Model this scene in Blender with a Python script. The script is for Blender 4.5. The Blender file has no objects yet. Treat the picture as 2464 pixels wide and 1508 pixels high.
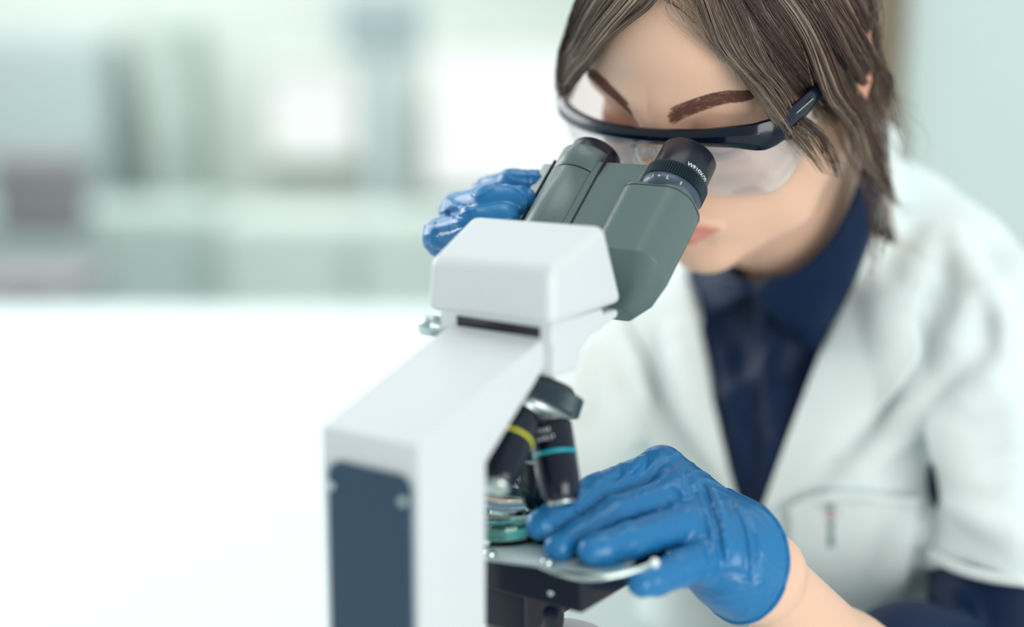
import bpy, math, random
import numpy as np
from mathutils import Matrix, Vector

# ------------------------------------------------------------------ camera
FPX, CX, CY = 3600.0, 1232.0, 754.0
TH = math.radians(11.6)
CAM = np.array([0, 0, .46])
cR = np.array([1., 0, 0]); cD = np.array([0, math.cos(TH), -math.sin(TH)]); cU = np.array([0, math.sin(TH), math.cos(TH)])
sc = bpy.context.scene
cam = bpy.data.cameras.new('camera'); camo = bpy.data.objects.new('camera', cam)
sc.collection.objects.link(camo); sc.camera = camo
cam.sensor_width = 36; cam.lens = FPX * 36 / 2464
camo.location = CAM; camo.rotation_euler = (math.pi / 2 - TH, 0, 0)
cam.clip_start = .01; cam.clip_end = 60
cam.dof.use_dof = True; cam.dof.focus_distance = .842; cam.dof.aperture_fstop = 1.55

# ------------------------------------------------------------------ world, lights, exposure
sc.view_settings.view_transform = 'Standard'; sc.view_settings.look = 'None'
sc.view_settings.exposure = 0.13; sc.view_settings.gamma = 1.0
w = bpy.data.worlds.new('daylight'); sc.world = w; w.use_nodes = True
w.node_tree.nodes['Background'].inputs[0].default_value = (.86, .97, .975, 1)
wn = w.node_tree; wtc = wn.nodes.new('ShaderNodeTexCoord'); wdt = wn.nodes.new('ShaderNodeVectorMath'); wdt.operation = 'DOT_PRODUCT'
wdt.inputs[1].default_value = (-.62, -.78, 0); wmr = wn.nodes.new('ShaderNodeMapRange')     # world dimmed behind the camera, to its left, to grey the microscope's rear
wmr.inputs[1].default_value = -.1; wmr.inputs[2].default_value = 1.0; wmr.inputs[3].default_value = .72; wmr.inputs[4].default_value = .40
wn.links.new(wtc.outputs['Generated'], wdt.inputs[0]); wn.links.new(wdt.outputs['Value'], wmr.inputs[0]); wn.links.new(wmr.outputs[0], wn.nodes['Background'].inputs[1])

def area(name, loc, target, size, power, col=(1, 1, 1), sy=None):
    l = bpy.data.lights.new(name, 'AREA'); l.energy = power; l.color = col
    l.shape = 'RECTANGLE'; l.size = size; l.size_y = sy or size
    o = bpy.data.objects.new(name, l); sc.collection.objects.link(o)
    o.location = loc
    o.rotation_euler = (Vector(target) - Vector(loc)).to_track_quat('-Z', 'Y').to_euler()
    return o
area('window_light_right', (1.10, -.95, .22), (.19, 1.0, .30), 1.3, 33, (1, .985, .93), 1.3)
area('ceiling_light_panel', (.2, 1.3, 2.5), (.15, 1.0, .2), 1.6, 17, (.97, 1, .97), 1.6)
area('far_room_fill', (-1.2, 4.4, 2.4), (-1.2, 5.4, 0), 2.0, 76, (1, 1, .99), 1.2)  # added fill to brighten the far room, not a fitted lamp
area('window_light_left', (-2.3, 2.4, 1.3), (.1, .95, .3), 1.8, 55, (.97, 1, .97), 1.4)

# ------------------------------------------------------------------ helpers
def ray(px, py): return cD + cR * (px - CX) / FPX - cU * (py - CY) / FPX
def P(px, py, d): return CAM + ray(px, py) * d

def srgb(r, g, b):
    f = lambda c: (c / 255) / 12.92 if c / 255 <= .04045 else ((c / 255 + .055) / 1.055) ** 2.4
    return (f(r), f(g), f(b), 1)

def mat(name, col, rough=.5, metal=0, spec=.5, noise=None, bump=None, sss=0, sheen=0, coat=0, trans=0, ior=1.45, emit=None):
    """noise=(scale, amount, detail) varies the colour; bump=(scale, strength, distance[, stretch])"""
    m = bpy.data.materials.new(name); m.use_nodes = True
    nt = m.node_tree; b = nt.nodes['Principled BSDF']
    b.inputs['Base Color'].default_value = col; b.inputs['Roughness'].default_value = rough
    b.inputs['Metallic'].default_value = metal; b.inputs['Specular IOR Level'].default_value = spec
    b.inputs['IOR'].default_value = ior
    b.inputs['Transmission Weight'].default_value = trans
    b.inputs['Coat Weight'].default_value = coat
    if sheen:
        b.inputs['Sheen Weight'].default_value = sheen
    if sss:
        b.inputs['Subsurface Weight'].default_value = sss
        b.inputs['Subsurface Radius'].default_value = (1, .35, .2); b.inputs['Subsurface Scale'].default_value = .006
    if emit:
        b.inputs['Emission Color'].default_value = emit[0]; b.inputs['Emission Strength'].default_value = emit[1]
    tc = nt.nodes.new('ShaderNodeTexCoord')
    if noise:
        n = nt.nodes.new('ShaderNodeTexNoise'); n.inputs['Scale'].default_value = noise[0]
        n.inputs['Detail'].default_value = noise[2] if len(noise) > 2 else 3
        nt.links.new(tc.outputs['Object'], n.inputs['Vector'])
        mx = nt.nodes.new('ShaderNodeMix'); mx.data_type = 'RGBA'
        mx.inputs[6].default_value = tuple(c * (1 - noise[1]) for c in col[:3]) + (1,)
        mx.inputs[7].default_value = tuple(min(1, c * (1 + noise[1])) for c in col[:3]) + (1,)
        nt.links.new(n.outputs['Fac'], mx.inputs[0]); nt.links.new(mx.outputs[2], b.inputs['Base Color'])
    if bump:
        n = nt.nodes.new('ShaderNodeTexNoise'); n.inputs['Scale'].default_value = bump[0]; n.inputs['Detail'].default_value = 4
        if len(bump) > 3:
            mp = nt.nodes.new('ShaderNodeMapping'); mp.inputs['Scale'].default_value = bump[3]
            nt.links.new(tc.outputs['Object'], mp.inputs['Vector']); nt.links.new(mp.outputs['Vector'], n.inputs['Vector'])
        else:
            nt.links.new(tc.outputs['Object'], n.inputs['Vector'])
        bp = nt.nodes.new('ShaderNodeBump'); bp.inputs['Strength'].default_value = bump[1]; bp.inputs['Distance'].default_value = bump[2]
        nt.links.new(n.outputs['Fac'], bp.inputs['Height']); nt.links.new(bp.outputs['Normal'], b.inputs['Normal'])
    return m

def newmesh(name, v, f, m, parent=None, smooth=True, local=False, attr=None):
    me = bpy.data.meshes.new(name)
    v = np.asarray(v, dtype=np.float32).reshape(-1, 3)
    if isinstance(f, np.ndarray):
        k = f.shape[1]
        me.vertices.add(len(v)); me.vertices.foreach_set('co', v.ravel())
        me.loops.add(f.size); me.loops.foreach_set('vertex_index', f.ravel().astype(np.int32))
        me.polygons.add(len(f)); me.polygons.foreach_set('loop_start', np.arange(0, f.size, k, dtype=np.int32))
        me.polygons.foreach_set('loop_total', np.full(len(f), k, dtype=np.int32))
        me.update(calc_edges=True); me.validate()
    else:
        me.from_pydata(v.tolist(), [], [list(x) for x in f]); me.update()
    if m: me.materials.append(m)
    me.polygons.foreach_set('use_smooth', np.full(len(me.polygons), smooth))
    if attr is not None:
        for an, av in attr.items():
            a = me.attributes.new(an, 'FLOAT', 'POINT'); a.data.foreach_set('value', np.asarray(av, dtype=np.float32))
    o = bpy.data.objects.new(name, me); sc.collection.objects.link(o)
    if parent is not None:
        o.parent = parent
        if not local: o.matrix_parent_inverse = wm(parent).inverted()
    return o

def wm(o):
    M = Matrix.LocRotScale(o.location, o.rotation_euler, o.scale)
    if o.parent is None: return M
    return wm(o.parent) @ o.matrix_parent_inverse @ M

def empty(name, loc, rz=0):
    o = bpy.data.objects.new(name, None); sc.collection.objects.link(o)
    o.location = loc; o.rotation_euler = (0, 0, rz); o.empty_display_size = .02
    return o

def tag(o, label=None, cat=None, group=None, kind=None):
    if label: o['label'] = label
    if cat: o['category'] = cat
    if group: o['group'] = group
    if kind: o['kind'] = kind
    return o

def bev(o, wd, seg=3, ang=30):
    b = o.modifiers.new('bevel', 'BEVEL'); b.width = wd; b.segments = seg; b.limit_method = 'ANGLE'; b.angle_limit = math.radians(ang)
    wn = o.modifiers.new('normals', 'WEIGHTED_NORMAL'); wn.keep_sharp = False
    return o

def boxvf(x0, x1, y0, y1, z0, z1):
    v = [(x, y, z) for x in (x0, x1) for y in (y0, y1) for z in (z0, z1)]
    f = [(0, 1, 3, 2), (4, 6, 7, 5), (0, 4, 5, 1), (2, 3, 7, 6), (0, 2, 6, 4), (1, 5, 7, 3)]
    return v, f

def box(name, b, m, parent=None, bv=0, local=True, seg=3):
    v, f = boxvf(*b); o = newmesh(name, v, f, m, parent, smooth=bv > 0, local=local)
    if bv: bev(o, bv, seg)
    return o

def extrude(poly, axis_lo, axis_hi, fn):
    """poly list of 2-D points; fn(u, v, w) -> xyz. returns v, f (closed prism)"""
    n = len(poly)
    v = [fn(p[0], p[1], axis_lo) for p in poly] + [fn(p[0], p[1], axis_hi) for p in poly]
    f = [tuple(range(n))[::-1], tuple(range(n, 2 * n))] + [(i, (i + 1) % n, n + (i + 1) % n, n + i) for i in range(n)]
    return v, f

def fixn(o):
    import bmesh
    bm = bmesh.new(); bm.from_mesh(o.data); bmesh.ops.recalc_face_normals(bm, faces=bm.faces); bm.to_mesh(o.data); bm.free()
    return o

def lathe(prof, c, ax, n=64, knurl=None):
    """prof = [(t, r)...] along unit axis ax from point c. open ends are capped when r > 0"""
    ax = np.array(ax, float); ax /= np.linalg.norm(ax)
    h = np.array([0, 0, 1.]) if abs(ax[2]) < .9 else np.array([1., 0, 0])
    e1 = np.cross(ax, h); e1 /= np.linalg.norm(e1); e2 = np.cross(ax, e1)
    v = []; f = []
    for (t, r) in prof:
        for i in range(n):
            a = 2 * math.pi * i / n
            rr = r
            if knurl and knurl[0] <= t <= knurl[1]: rr = r - knurl[2] * (i % 2)
            v.append(c + ax * t + (e1 * math.cos(a) + e2 * math.sin(a)) * rr)
    for j in range(len(prof) - 1):
        for i in range(n):
            i2 = (i + 1) % n
            f.append((j * n + i, j * n + i2, (j + 1) * n + i2, (j + 1) * n + i))
    if prof[0][1] > 1e-6: f.append(tuple(range(n))[::-1])
    if prof[-1][1] > 1e-6: f.append(tuple((len(prof) - 1) * n + i for i in range(n)))
    return v, f

def tubes(paths, radii, sides=6, cap=True):
    """vectorised tubes; paths list of (k,3) arrays, radii list of arrays or floats"""
    V = []; F = []; base = 0; sid = []
    for si, (p, r) in enumerate(zip(paths, radii)):
        p = np.asarray(p, float); k = len(p); r = np.broadcast_to(np.asarray(r, float), (k,))
        t = np.gradient(p, axis=0); t /= np.linalg.norm(t, axis=1, keepdims=True) + 1e-12
        h = np.array([.31, .27, .91]); e1 = np.cross(t, h); e1 /= np.linalg.norm(e1, axis=1, keepdims=True) + 1e-12
        e2 = np.cross(t, e1)
        a = np.arange(sides) * 2 * math.pi / sides
        ring = p[:, None, :] + (e1[:, None, :] * np.cos(a)[None, :, None] + e2[:, None, :] * np.sin(a)[None, :, None]) * r[:, None, None]
        V.append(ring.reshape(-1, 3)); sid.append(np.full(k * sides, si))
        idx = base + np.arange(k * sides).reshape(k, sides)
        q = np.stack([idx[:-1], np.roll(idx, -1, 1)[:-1], np.roll(idx, -1, 1)[1:], idx[1:]], -1).reshape(-1, 4)
        F.append(q)
        base += k * sides
    return np.concatenate(V), np.concatenate(F), np.concatenate(sid)

def spline(pts, n):
    """Catmull-Rom through pts, n samples, chord parameter"""
    p = np.asarray(pts, float); 
    if len(p) == 2: return p[0] + (p[1] - p[0]) * np.linspace(0, 1, n)[:, None]
    q = np.vstack([2 * p[0] - p[1], p, 2 * p[-1] - p[-2]])
    u = np.linspace(0, len(p) - 1 - 1e-6, n); i = u.astype(int); t = (u - i)[:, None]
    a, b, c, d = q[i], q[i + 1], q[i + 2], q[i + 3]
    return .5 * ((2 * b) + (-a + c) * t + (2 * a - 5 * b + 4 * c - d) * t ** 2 + (-a + 3 * b - 3 * c + d) * t ** 3)

# ------------------------------------------------------------------ distance-field modelling
def sph(p, c, r): return np.linalg.norm(p - np.asarray(c, np.float32), axis=-1) - r
def cap(p, a, b, ra, rb=None):
    rb = ra if rb is None else rb
    a = np.asarray(a, np.float32); b = np.asarray(b, np.float32); ba = b - a
    h = np.clip(((p - a) @ ba) / (ba @ ba), 0, 1)
    return np.linalg.norm(p - a - h[:, None] * ba, axis=-1) - (ra + (rb - ra) * h)
def ell(p, c, r, R=None):
    q = p - np.asarray(c, np.float32)
    if R is not None: q = q @ R
    r = np.asarray(r, np.float32)
    k0 = np.linalg.norm(q / r, axis=-1); k1 = np.linalg.norm(q / (r * r), axis=-1) + 1e-9
    return k0 * (k0 - 1) / k1
def smin(a, b, k):
    h = np.maximum(k - np.abs(a - b), 0) / k
    return np.minimum(a, b) - h * h * k * .25
def smax(a, b, k): return -smin(-a, -b, k)
def chain(p, pts, rr, k=.004):
    d = None
    for i in range(len(pts) - 1):
        c = cap(p, pts[i], pts[i + 1], rr[i], rr[i + 1])
        d = c if d is None else smin(d, c, k)
    return d
def poly2(u, v, pts):
    """signed distance to a 2-D polygon"""
    pts = np.asarray(pts, float); n = len(pts); d = np.full(u.shape, 1e9); s = np.ones(u.shape)
    for i in range(n):
        a = pts[i]; b = pts[i - 1]; e = b - a
        wu = u - a[0]; wv = v - a[1]
        t = np.clip((wu * e[0] + wv * e[1]) / (e @ e), 0, 1)
        d = np.minimum(d, (wu - e[0] * t) ** 2 + (wv - e[1] * t) ** 2)
        c1 = v >= a[1]; c2 = v < b[1]; c3 = e[0] * wv > e[1] * wu
        flip = (c1 & c2 & c3) | (~c1 & ~c2 & ~c3)
        s[flip] *= -1
    return s * np.sqrt(d)

def ev(f, p, chunk=400000):
    out = np.empty(len(p), np.float32)
    for i in range(0, len(p), chunk): out[i:i + chunk] = f(p[i:i + chunk])
    return out

def surfnet(f, lo, hi, h, slack=1.7):
    lo = np.asarray(lo, np.float32); hi = np.asarray(hi, np.float32); B = 4
    nb = np.ceil((hi - lo) / (h * B)).astype(int)
    gi = np.stack(np.meshgrid(*[np.arange(n) for n in nb], indexing='ij'), -1).reshape(-1, 3)
    cen = lo + (gi + .5) * (h * B)
    d = ev(f, cen.astype(np.float32))
    act = np.abs(d) < h * B * .87 * slack
    n = nb * B
    V = np.repeat(np.repeat(np.repeat(np.where(d > 0, 1., -1.).astype(np.float32).reshape(nb), B, 0), B, 1), B, 2)
    off = np.stack(np.meshgrid(*[np.arange(B)] * 3, indexing='ij'), -1).reshape(-1, 3)
    idx = (gi[act][:, None, :] * B + off[None]).reshape(-1, 3)
    V[idx[:, 0], idx[:, 1], idx[:, 2]] = ev(f, (lo + idx * h).astype(np.float32))
    ins = V < 0
    cnt = np.zeros(tuple(np.array(V.shape) - 1), np.uint8)
    for dx in (0, 1):
        for dy in (0, 1):
            for dz in (0, 1):
                cnt += ins[dx:ins.shape[0] - 1 + dx, dy:ins.shape[1] - 1 + dy, dz:ins.shape[2] - 1 + dz]
    ac = np.argwhere((cnt > 0) & (cnt < 8))
    ids = np.full(cnt.shape, -1, np.int32); ids[ac[:, 0], ac[:, 1], ac[:, 2]] = np.arange(len(ac))
    co = [(a, b, c) for a in (0, 1) for b in (0, 1) for c in (0, 1)]
    val = np.stack([V[ac[:, 0] + a, ac[:, 1] + b, ac[:, 2] + c] for a, b, c in co], 1)
    acc = np.zeros((len(ac), 3)); m = np.zeros(len(ac))
    for i in range(8):
        for j in range(i + 1, 8):
            ci = np.array(co[i]); cj = np.array(co[j])
            if np.abs(ci - cj).sum() != 1: continue
            vi, vj = val[:, i], val[:, j]; x = (vi < 0) != (vj < 0)
            t = np.where(x, vi / np.where(x, vi - vj, 1), 0)
            acc += np.where(x[:, None], ci + (cj - ci) * t[:, None], 0); m += x
    vert = lo + (ac + acc / m[:, None]) * h
    quads = []
    for ax in range(3):
        s0 = [slice(None)] * 3; s1 = [slice(None)] * 3; s0[ax] = slice(0, -1); s1[ax] = slice(1, None)
        A = ins[tuple(s0)]; Bb = ins[tuple(s1)]
        e = np.argwhere(A != Bb)
        o1, o2 = [(1, 2), (2, 0), (0, 1)][ax]
        e = e[(e[:, o1] > 0) & (e[:, o2] > 0) & (e[:, o1] < V.shape[o1] - 1) & (e[:, o2] < V.shape[o2] - 1)]
        d1 = np.zeros(3, int); d1[o1] = 1; d2 = np.zeros(3, int); d2[o2] = 1
        g = lambda q: ids[q[:, 0], q[:, 1], q[:, 2]]
        q = np.stack([g(e - d1 - d2), g(e - d2), g(e), g(e - d1)], 1)
        inside = A[e[:, 0], e[:, 1], e[:, 2]]
        q[~inside] = q[~inside][:, ::-1]
        quads.append(q)
    q = np.concatenate(quads); q = q[(q >= 0).all(1)]
    # project once onto the true surface to remove grid steps
    v32 = vert.astype(np.float32); g = grad(f, v32, h * .5); dd = ev(f, v32)
    vert = vert - g * np.clip(dd, -h, h)[:, None] * .8
    return vert, q

def grad(f, p, e=.0008):
    p = p.astype(np.float32); g = np.empty((len(p), 3))
    for i in range(3):
        dp = np.zeros(3, np.float32); dp[i] = e
        g[:, i] = ev(f, p + dp) - ev(f, p - dp)
    return g / (np.linalg.norm(g, axis=1, keepdims=True) + 1e-12)

def hit(f, pix, d0=.6, off=0.0, it=70, normal=False):
    """where the sight lines through the photo pixels meet the surface f = off (nearest approach when they miss)"""
    pix = np.asarray(pix, float).reshape(-1, 2)
    r = cD + cR * ((pix[:, :1] - CX) / FPX) - cU * ((pix[:, 1:] - CY) / FPX); ln = np.linalg.norm(r, axis=1)
    t = np.full(len(pix), d0); best = np.full(len(pix), 1e9); bt = t.copy(); done = np.zeros(len(pix), bool)
    for _ in range(it):
        d = ev(f, (CAM + r * t[:, None]).astype(np.float32)) - off
        b = (d < best) & ~done; best[b] = d[b]; bt[b] = t[b]
        done |= d < 2e-4
        t = np.where(done, t, t + np.maximum(d, 2e-4) * .8 / ln)
    q = CAM + r * bt[:, None]
    return q

def patch(name, top, bot, f, off, thick, m, parent, nu=40, nv=12, bulge=None, d0=.7):
    """a sheet between two pixel polylines lying on surface f at distance off, with thickness"""
    a = spline(top, nu); b = spline(bot, nu); s = np.linspace(0, 1, nv)[:, None, None]
    g = (a[None] * (1 - s) + b[None] * s)
    q = hit(f, g.reshape(-1, 2), d0=d0, off=off)
    if bulge is not None:
        nrm = grad(f, q); bb = bulge(np.tile(np.linspace(0, 1, nu), nv), np.repeat(np.linspace(0, 1, nv), nu))
        q = q + nrm * bb[:, None]
    idx = np.arange(nu * nv).reshape(nv, nu)
    F = np.stack([idx[:-1, :-1], idx[1:, :-1], idx[1:, 1:], idx[:-1, 1:]], -1).reshape(-1, 4)
    o = newmesh(name, q, F, m, parent)
    so = o.modifiers.new('thickness', 'SOLIDIFY'); so.thickness = thick; so.offset = 0
    return o

rng = np.random.default_rng(7); random.seed(7)

# ------------------------------------------------------------------ materials
M_white = mat('white enamel', srgb(214, 218, 221), .38, bump=(900, .05, .0004))
M_whitesoft = mat('white painted metal', srgb(226, 236, 233), .45)
M_gray = mat('grey satin plastic', srgb(90, 108, 107), .31, noise=(1400, .10, 2), bump=(2500, .12, .0003))
M_dark = mat('dark panel', srgb(34, 64, 88), .42)
M_black = mat('black satin metal', (.005, .009, .021, 1), .30, bump=(2500, .05, .0002))
M_blackgloss = mat('black gloss', (.002, .006, .018, 1), .16)
M_knurl = mat('knurled metal', srgb(50, 66, 76), .38, metal=.3)
M_silver = mat('polished silver metal', srgb(205, 215, 212), .16, metal=1)
M_silversoft = mat('brushed silver metal', srgb(190, 203, 203), .34, metal=.85)
M_print = mat('white print', srgb(245, 250, 248), .5)
M_yellow = mat('yellow ring', srgb(205, 205, 40), .35)
M_cyan = mat('turquoise ring', srgb(10, 165, 185), .35)
M_groove = mat('groove', (.01, .008, .02, 1), .7)
M_glass = mat('clear glass', (.80, .95, .95, 1), .03, trans=1, ior=1.45)
M_tealglass = mat('teal solution', srgb(120, 205, 205), .08, trans=.8, ior=1.34)
M_bench = mat('white bench top', srgb(222, 232, 232), .4, noise=(3, .012))

# ------------------------------------------------------------------ the room, far and out of focus
def struct(name, b, m):
    v, f = boxvf(*b); o = newmesh(name, v, f, m, smooth=False); o['kind'] = 'structure'; return o
M_wall = mat('pale green wall paint', srgb(214, 222, 216), .8, noise=(1.3, .07, 1))
M_wallr = mat('white wall paint', srgb(224, 240, 238), .8)
M_floor = mat('grey vinyl floor', srgb(170, 180, 178), .6, noise=(2, .06))
M_out = mat('bright daylight outside', (.1, .1, .1, 1), .8, emit=((.95, 1.0, .98, 1), .88))
struct('floor', (-4.5, 3.5, -1.5, 6.2, -.8, -.75), M_floor)
struct('wall_back', (-4.5, 3.5, 6.0, 6.15, -.75, 2.6), M_wall)

# ------------------------------------------------------------------ microscope
A35 = math.radians(35)
mX = np.array([math.cos(A35), -math.sin(A35), 0]); mY = np.array([math.sin(A35), math.cos(A35), 0]); mZ = np.array([0, 0, 1.])
O0 = P(1330, 790, .74); ZO = O0[2]
def L(x, y, z): return O0 + mX * x + mY * y + mZ * z            # microscope frame -> world
def toloc(p):                                                    # world -> microscope object space
    q = np.asarray(p) - O0; return np.stack([q @ mX, q @ mY, q @ mZ + ZO], -1)
def S(v): v = np.asarray(v, float).copy(); v[..., 2] += ZO; return v
scope = tag(empty('microscope', (O0[0], O0[1], 0), -A35), 'white binocular laboratory microscope with grey eyepiece body on the bench', 'microscope')
def mp(name, v, f, m, parent=None, bv=0, smooth=True, seg=3):
    o = fixn(newmesh(name, S(v), f, m, parent or scope, smooth=smooth, local=True))
    if bv: bev(o, bv, seg)
    return o
def side(poly, x0, x1): return extrude(poly, x0, x1, lambda u, v, w: (w, u, v))

base = mp('base', *extrude([(-.115, -.068), (.115, -.060), (.115, -.010), (-.115, -.002)], -ZO, -ZO + .045, lambda u, v, w: (v + -.0025, u, w)), M_white, bv=.008)
arm = mp('arm', *side([(-.0975, -ZO + .04), (-.0965, -.0385), (.002, -.0075), (.0045, -.0082), (.0045, -.022), (-.0035, -.0285), (-.0450, -.0590), (-.0470, -ZO + .04)], -.0672, -.0080), M_white, bv=.0075, seg=5)
panel = mp('back_panel', *extrude([(-.0612, -.26)] + [(-.0542 - .007 * math.cos(a_ * math.pi / 16), -.0607 + .007 * math.sin(a_ * math.pi / 16)) for a_ in range(9)] + [(-.0195 + .007 * math.sin(a_ * math.pi / 16), -.0605 + .007 * math.cos(a_ * math.pi / 16)) for a_ in range(9)] + [(-.0125, -.26)], -.0995, -.0955, lambda u, v, w: (u, w, v)), M_dark, bv=.0008)
panel['label'] = 'dark blue grey panel'
for sx, sz in ((-.0588, -.0655), (-.0153, -.0648)):
    mp('screw', *lathe([(0, .0022), (.0012, .0022), (.0018, .0016), (.0018, 0)], np.array([sx, -.0993, sz]), (0, -1, 0), 20), M_silversoft, panel)
# mount for the nosepiece under the head
mp('nosepiece_mount', *side([(.004, -.0012), (.0655, -.0012), (.0655, -.0055), (.039, -.0115), (.0295, -.0180), (.0265, -.0265), (.004, -.0265)], -.0745, -.0012), M_white, bv=.003)
hcol = mp('head_collar', *boxvf(-.0715, -.0015, .0015, .05, -.0095, .0015), M_white, bv=.001)
mp('painted_gap_shade', *boxvf(-.0600, -.0085, .0008, .010, -.0062, -.0008), M_groove, hcol)  # solid dark box painted in for the shade in the slot under the housing
head_h = mp('head_housing', [(-.0805, 0, 0), (0, 0, 0), (0, .0695, .0015), (-.0805, .0695, .0015),
                             (-.0780, 0, .0272), (-.0005, 0, .0303), (-.001, .0510, .0463), (-.0775, .0385, .0470)],
            [(0, 3, 2, 1), (4, 5, 6, 7), (0, 1, 5, 4), (1, 2, 6, 5), (2, 3, 7, 6), (3, 0, 4, 7)], M_white, bv=.0055, seg=5)
mp('clamp_screw', *lathe([(0, .0035), (.006, .0035), (.006, .0052), (.0065, .0056), (.014, .0056), (.0145, .0050), (.0145, 0)], np.array([-.0712, .006, -.0095]), (-1, 0, 0), 32), M_silversoft)

PH = math.radians(42)
bA = np.array([0, math.cos(PH), math.sin(PH)]); bN = np.array([0, -math.sin(PH), math.cos(PH)]); bX = np.array([1., 0, 0])
bO = np.array([-.0065, .1479, .0707])
def bp(x, n, t): return bO + bX * x + bN * n + bA * t
def rr_section(x0, x1, n0, n1, r, k=7):
    out = []
    for cx, cn, a0 in ((x1 - r, n1 - r, 0), (x0 + r, n1 - r, 90), (x0 + r, n0 + r, 180), (x1 - r, n0 + r, 270)):
        for i in range(k):
            a = math.radians(a0 + 90 * i / (k - 1)); out.append((cx + r * math.cos(a), cn + r * math.sin(a)))
    return out
def loft(secs):
    """secs = [(t, [(x, n)...])]"""
    n = len(secs[0][1]); v = [bp(x, nn, t) for t, s in secs for (x, nn) in s]; f = []
    for j in range(len(secs) - 1):
        f += [(j * n + i, j * n + (i + 1) % n, (j + 1) * n + (i + 1) % n, (j + 1) * n + i) for i in range(n)]
    f += [tuple(range(n)), tuple(range((len(secs) - 1) * n, len(secs) * n))]
    return v, f
def sec(sx0, sx1, n0, n1, r): return rr_section(sx0, sx1, n0, n1, r)
nb = (-.0255, .0195)
body_b = mp('binocular_body', *loft([(-.0335, sec(nb[0], nb[1], -.0175, .0168, .013)), (-.0810, sec(nb[0], nb[1], -.0175, .0168, .013)),
                                     (-.093, sec(nb[0], nb[1] - .005, -.019, .002, .010)), (-.102, sec(nb[0], nb[1] - .016, -.020, -.008, .0058))]), M_gray, bv=.0006, seg=2)
mp('end_cap', *loft([(-.0318, sec(nb[0] + .0012, nb[1] - .0012, -.0160, .0156, .0118)), (-.0328, sec(nb[0] + .0005, nb[1] - .0005, -.0170, .0163, .0125)), (-.0336, sec(nb[0] + .0005, nb[1] - .0005, -.0170, .0163, .0125))]), M_gray, body_b)
mp('cap_groove', *loft([(-.0352, sec(nb[0] - .00012, nb[1] + .00012, -.0177, .01692, .0131)), (-.0346, sec(nb[0] - .00012, nb[1] + .00012, -.0177, .01692, .0131))]), M_groove, body_b)
mp('hinge_plate', *loft([(-.0165, sec(-.049, -.012, -.012, .0125, .003)), (-.030, sec(-.049, -.012, -.018, .0140, .003)), (-.100, sec(-.049, -.014, -.018, .0140, .003))]), M_gray, body_b, bv=.0005, seg=2)
mp('hinge_wing', *loft([(-.016, sec(-.089, -.048, -.014, .0065, .003)), (-.115, sec(-.089, -.048, -.020, .0065, .003))]), mat('light grey plastic', srgb(165, 178, 180), .4), body_b)
fx = -.0605
def blathe(name, x, prof, m, parent, n=72, knurl=None): return mp(name, *lathe(prof, bp(x, 0, 0), bA, n, knurl), m, parent)
barrel = blathe('far_barrel', fx, [(-.115, .0186), (-.0262, .0186), (-.0258, .0181), (-.0252, .0181), (-.0248, .0186), (-.0095, .0186), (-.0085, .0178), (-.0085, .015)], M_gray, body_b)
blathe('barrel_groove', fx, [(-.0263, .01835), (-.0247, .01835)], M_groove, barrel)
for gx in (fx - .0191, fx + .0191):     # slots where the barrel sits in the hinge
    mp('barrel_slot', *loft([(-.0105 if gx > fx else -.014, sec(gx - .0006, gx + .0006, 0, .0145 if gx > fx else .0085, .0003)), (-.115, sec(gx - .0006, gx + .0006, 0, .0145 if gx > fx else .0085, .0003))]), M_groove, barrel)
cup = [(0, .0124), (0, .0146), (-.0008, .0153), (-.0145, .0157), (-.016, .0160)]
for nm, x in (('near', 0), ('far', fx)):
    e = mp('eyepiece', *lathe([(-.033, .0150), (-.016, .0170), (-.0145, .0167), (.0018, .0164), (.0027, .0156), (.003, .0134), (-.001, .0117)] if nm == 'near' else [(-.03, .0140), (-.012, .0157), (-.0008, .0153), (0, .0146), (0, .0124), (-.004, .0115)], bp(x, 0, 0), bA, 72), M_black, scope)
    mp('lens', *lathe([(-.004, .0117), (-.0028, .006), (-.0025, 0)], bp(x, 0, 0), bA, 40), M_blackgloss, e)
    if nm == 'near':
        ring = mp('diopter_ring', *lathe([(-.0248, .0172), (-.0245, .0186), (-.0165, .0186), (-.0160, .0175)], bp(x, 0, 0), bA, 150, (-.025, -.0163, .0013)), M_knurl, e, smooth=False)
        sc_ = mp('scale_ring', *lathe([(-.0335, .0172), (-.0255, .0180), (-.0248, .0172)], bp(x, 0, 0), bA, 72), mat('slate satin metal', srgb(70, 84, 100), .36, metal=.3), e)
near_eye = e if False else [c for c in scope.children if c.name == 'eyepiece'][0]

def cyl_text(name, s, size, ang0, t0, r, c, ax, up, m, parent, rot=0, flip=1, extr=.00008):
    """writing wrapped round a cylinder of radius r; ang0 = angle from direction `up` at the text's start"""
    cu = bpy.data.curves.new(name, 'FONT'); cu.body = s; cu.size = size; cu.extrude = 0
    to = bpy.data.objects.new(name, cu); sc.collection.objects.link(to)
    dg = bpy.context.evaluated_depsgraph_get(); dg.update()
    me = bpy.data.meshes.new_from_object(to.evaluated_get(dg)); bpy.data.objects.remove(to)
    co = np.array([v.co[:] for v in me.vertices])
    fs = [tuple(p.vertices) for p in me.polygons]
    ax = np.array(ax, float); ax /= np.linalg.norm(ax); up = np.array(up, float); up -= ax * (up @ ax); up /= np.linalg.norm(up)
    e2 = np.cross(ax, up)
    a = ang0 + flip * co[:, 0] / r; t = t0 + co[:, 1]
    v = c + ax * t[:, None] + (up * np.cos(a)[:, None] + e2 * np.sin(a)[:, None]) * (r + extr)
    return fixn(newmesh(name, S(v), fs, m, parent, smooth=False, local=True))
ec = bp(0, 0, 0)
cyl_text('printed_text', 'WF10X/20', .0036, math.radians(38), -.0152, .0167, ec, bA, bN, M_print, near_eye, flip=1)
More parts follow.
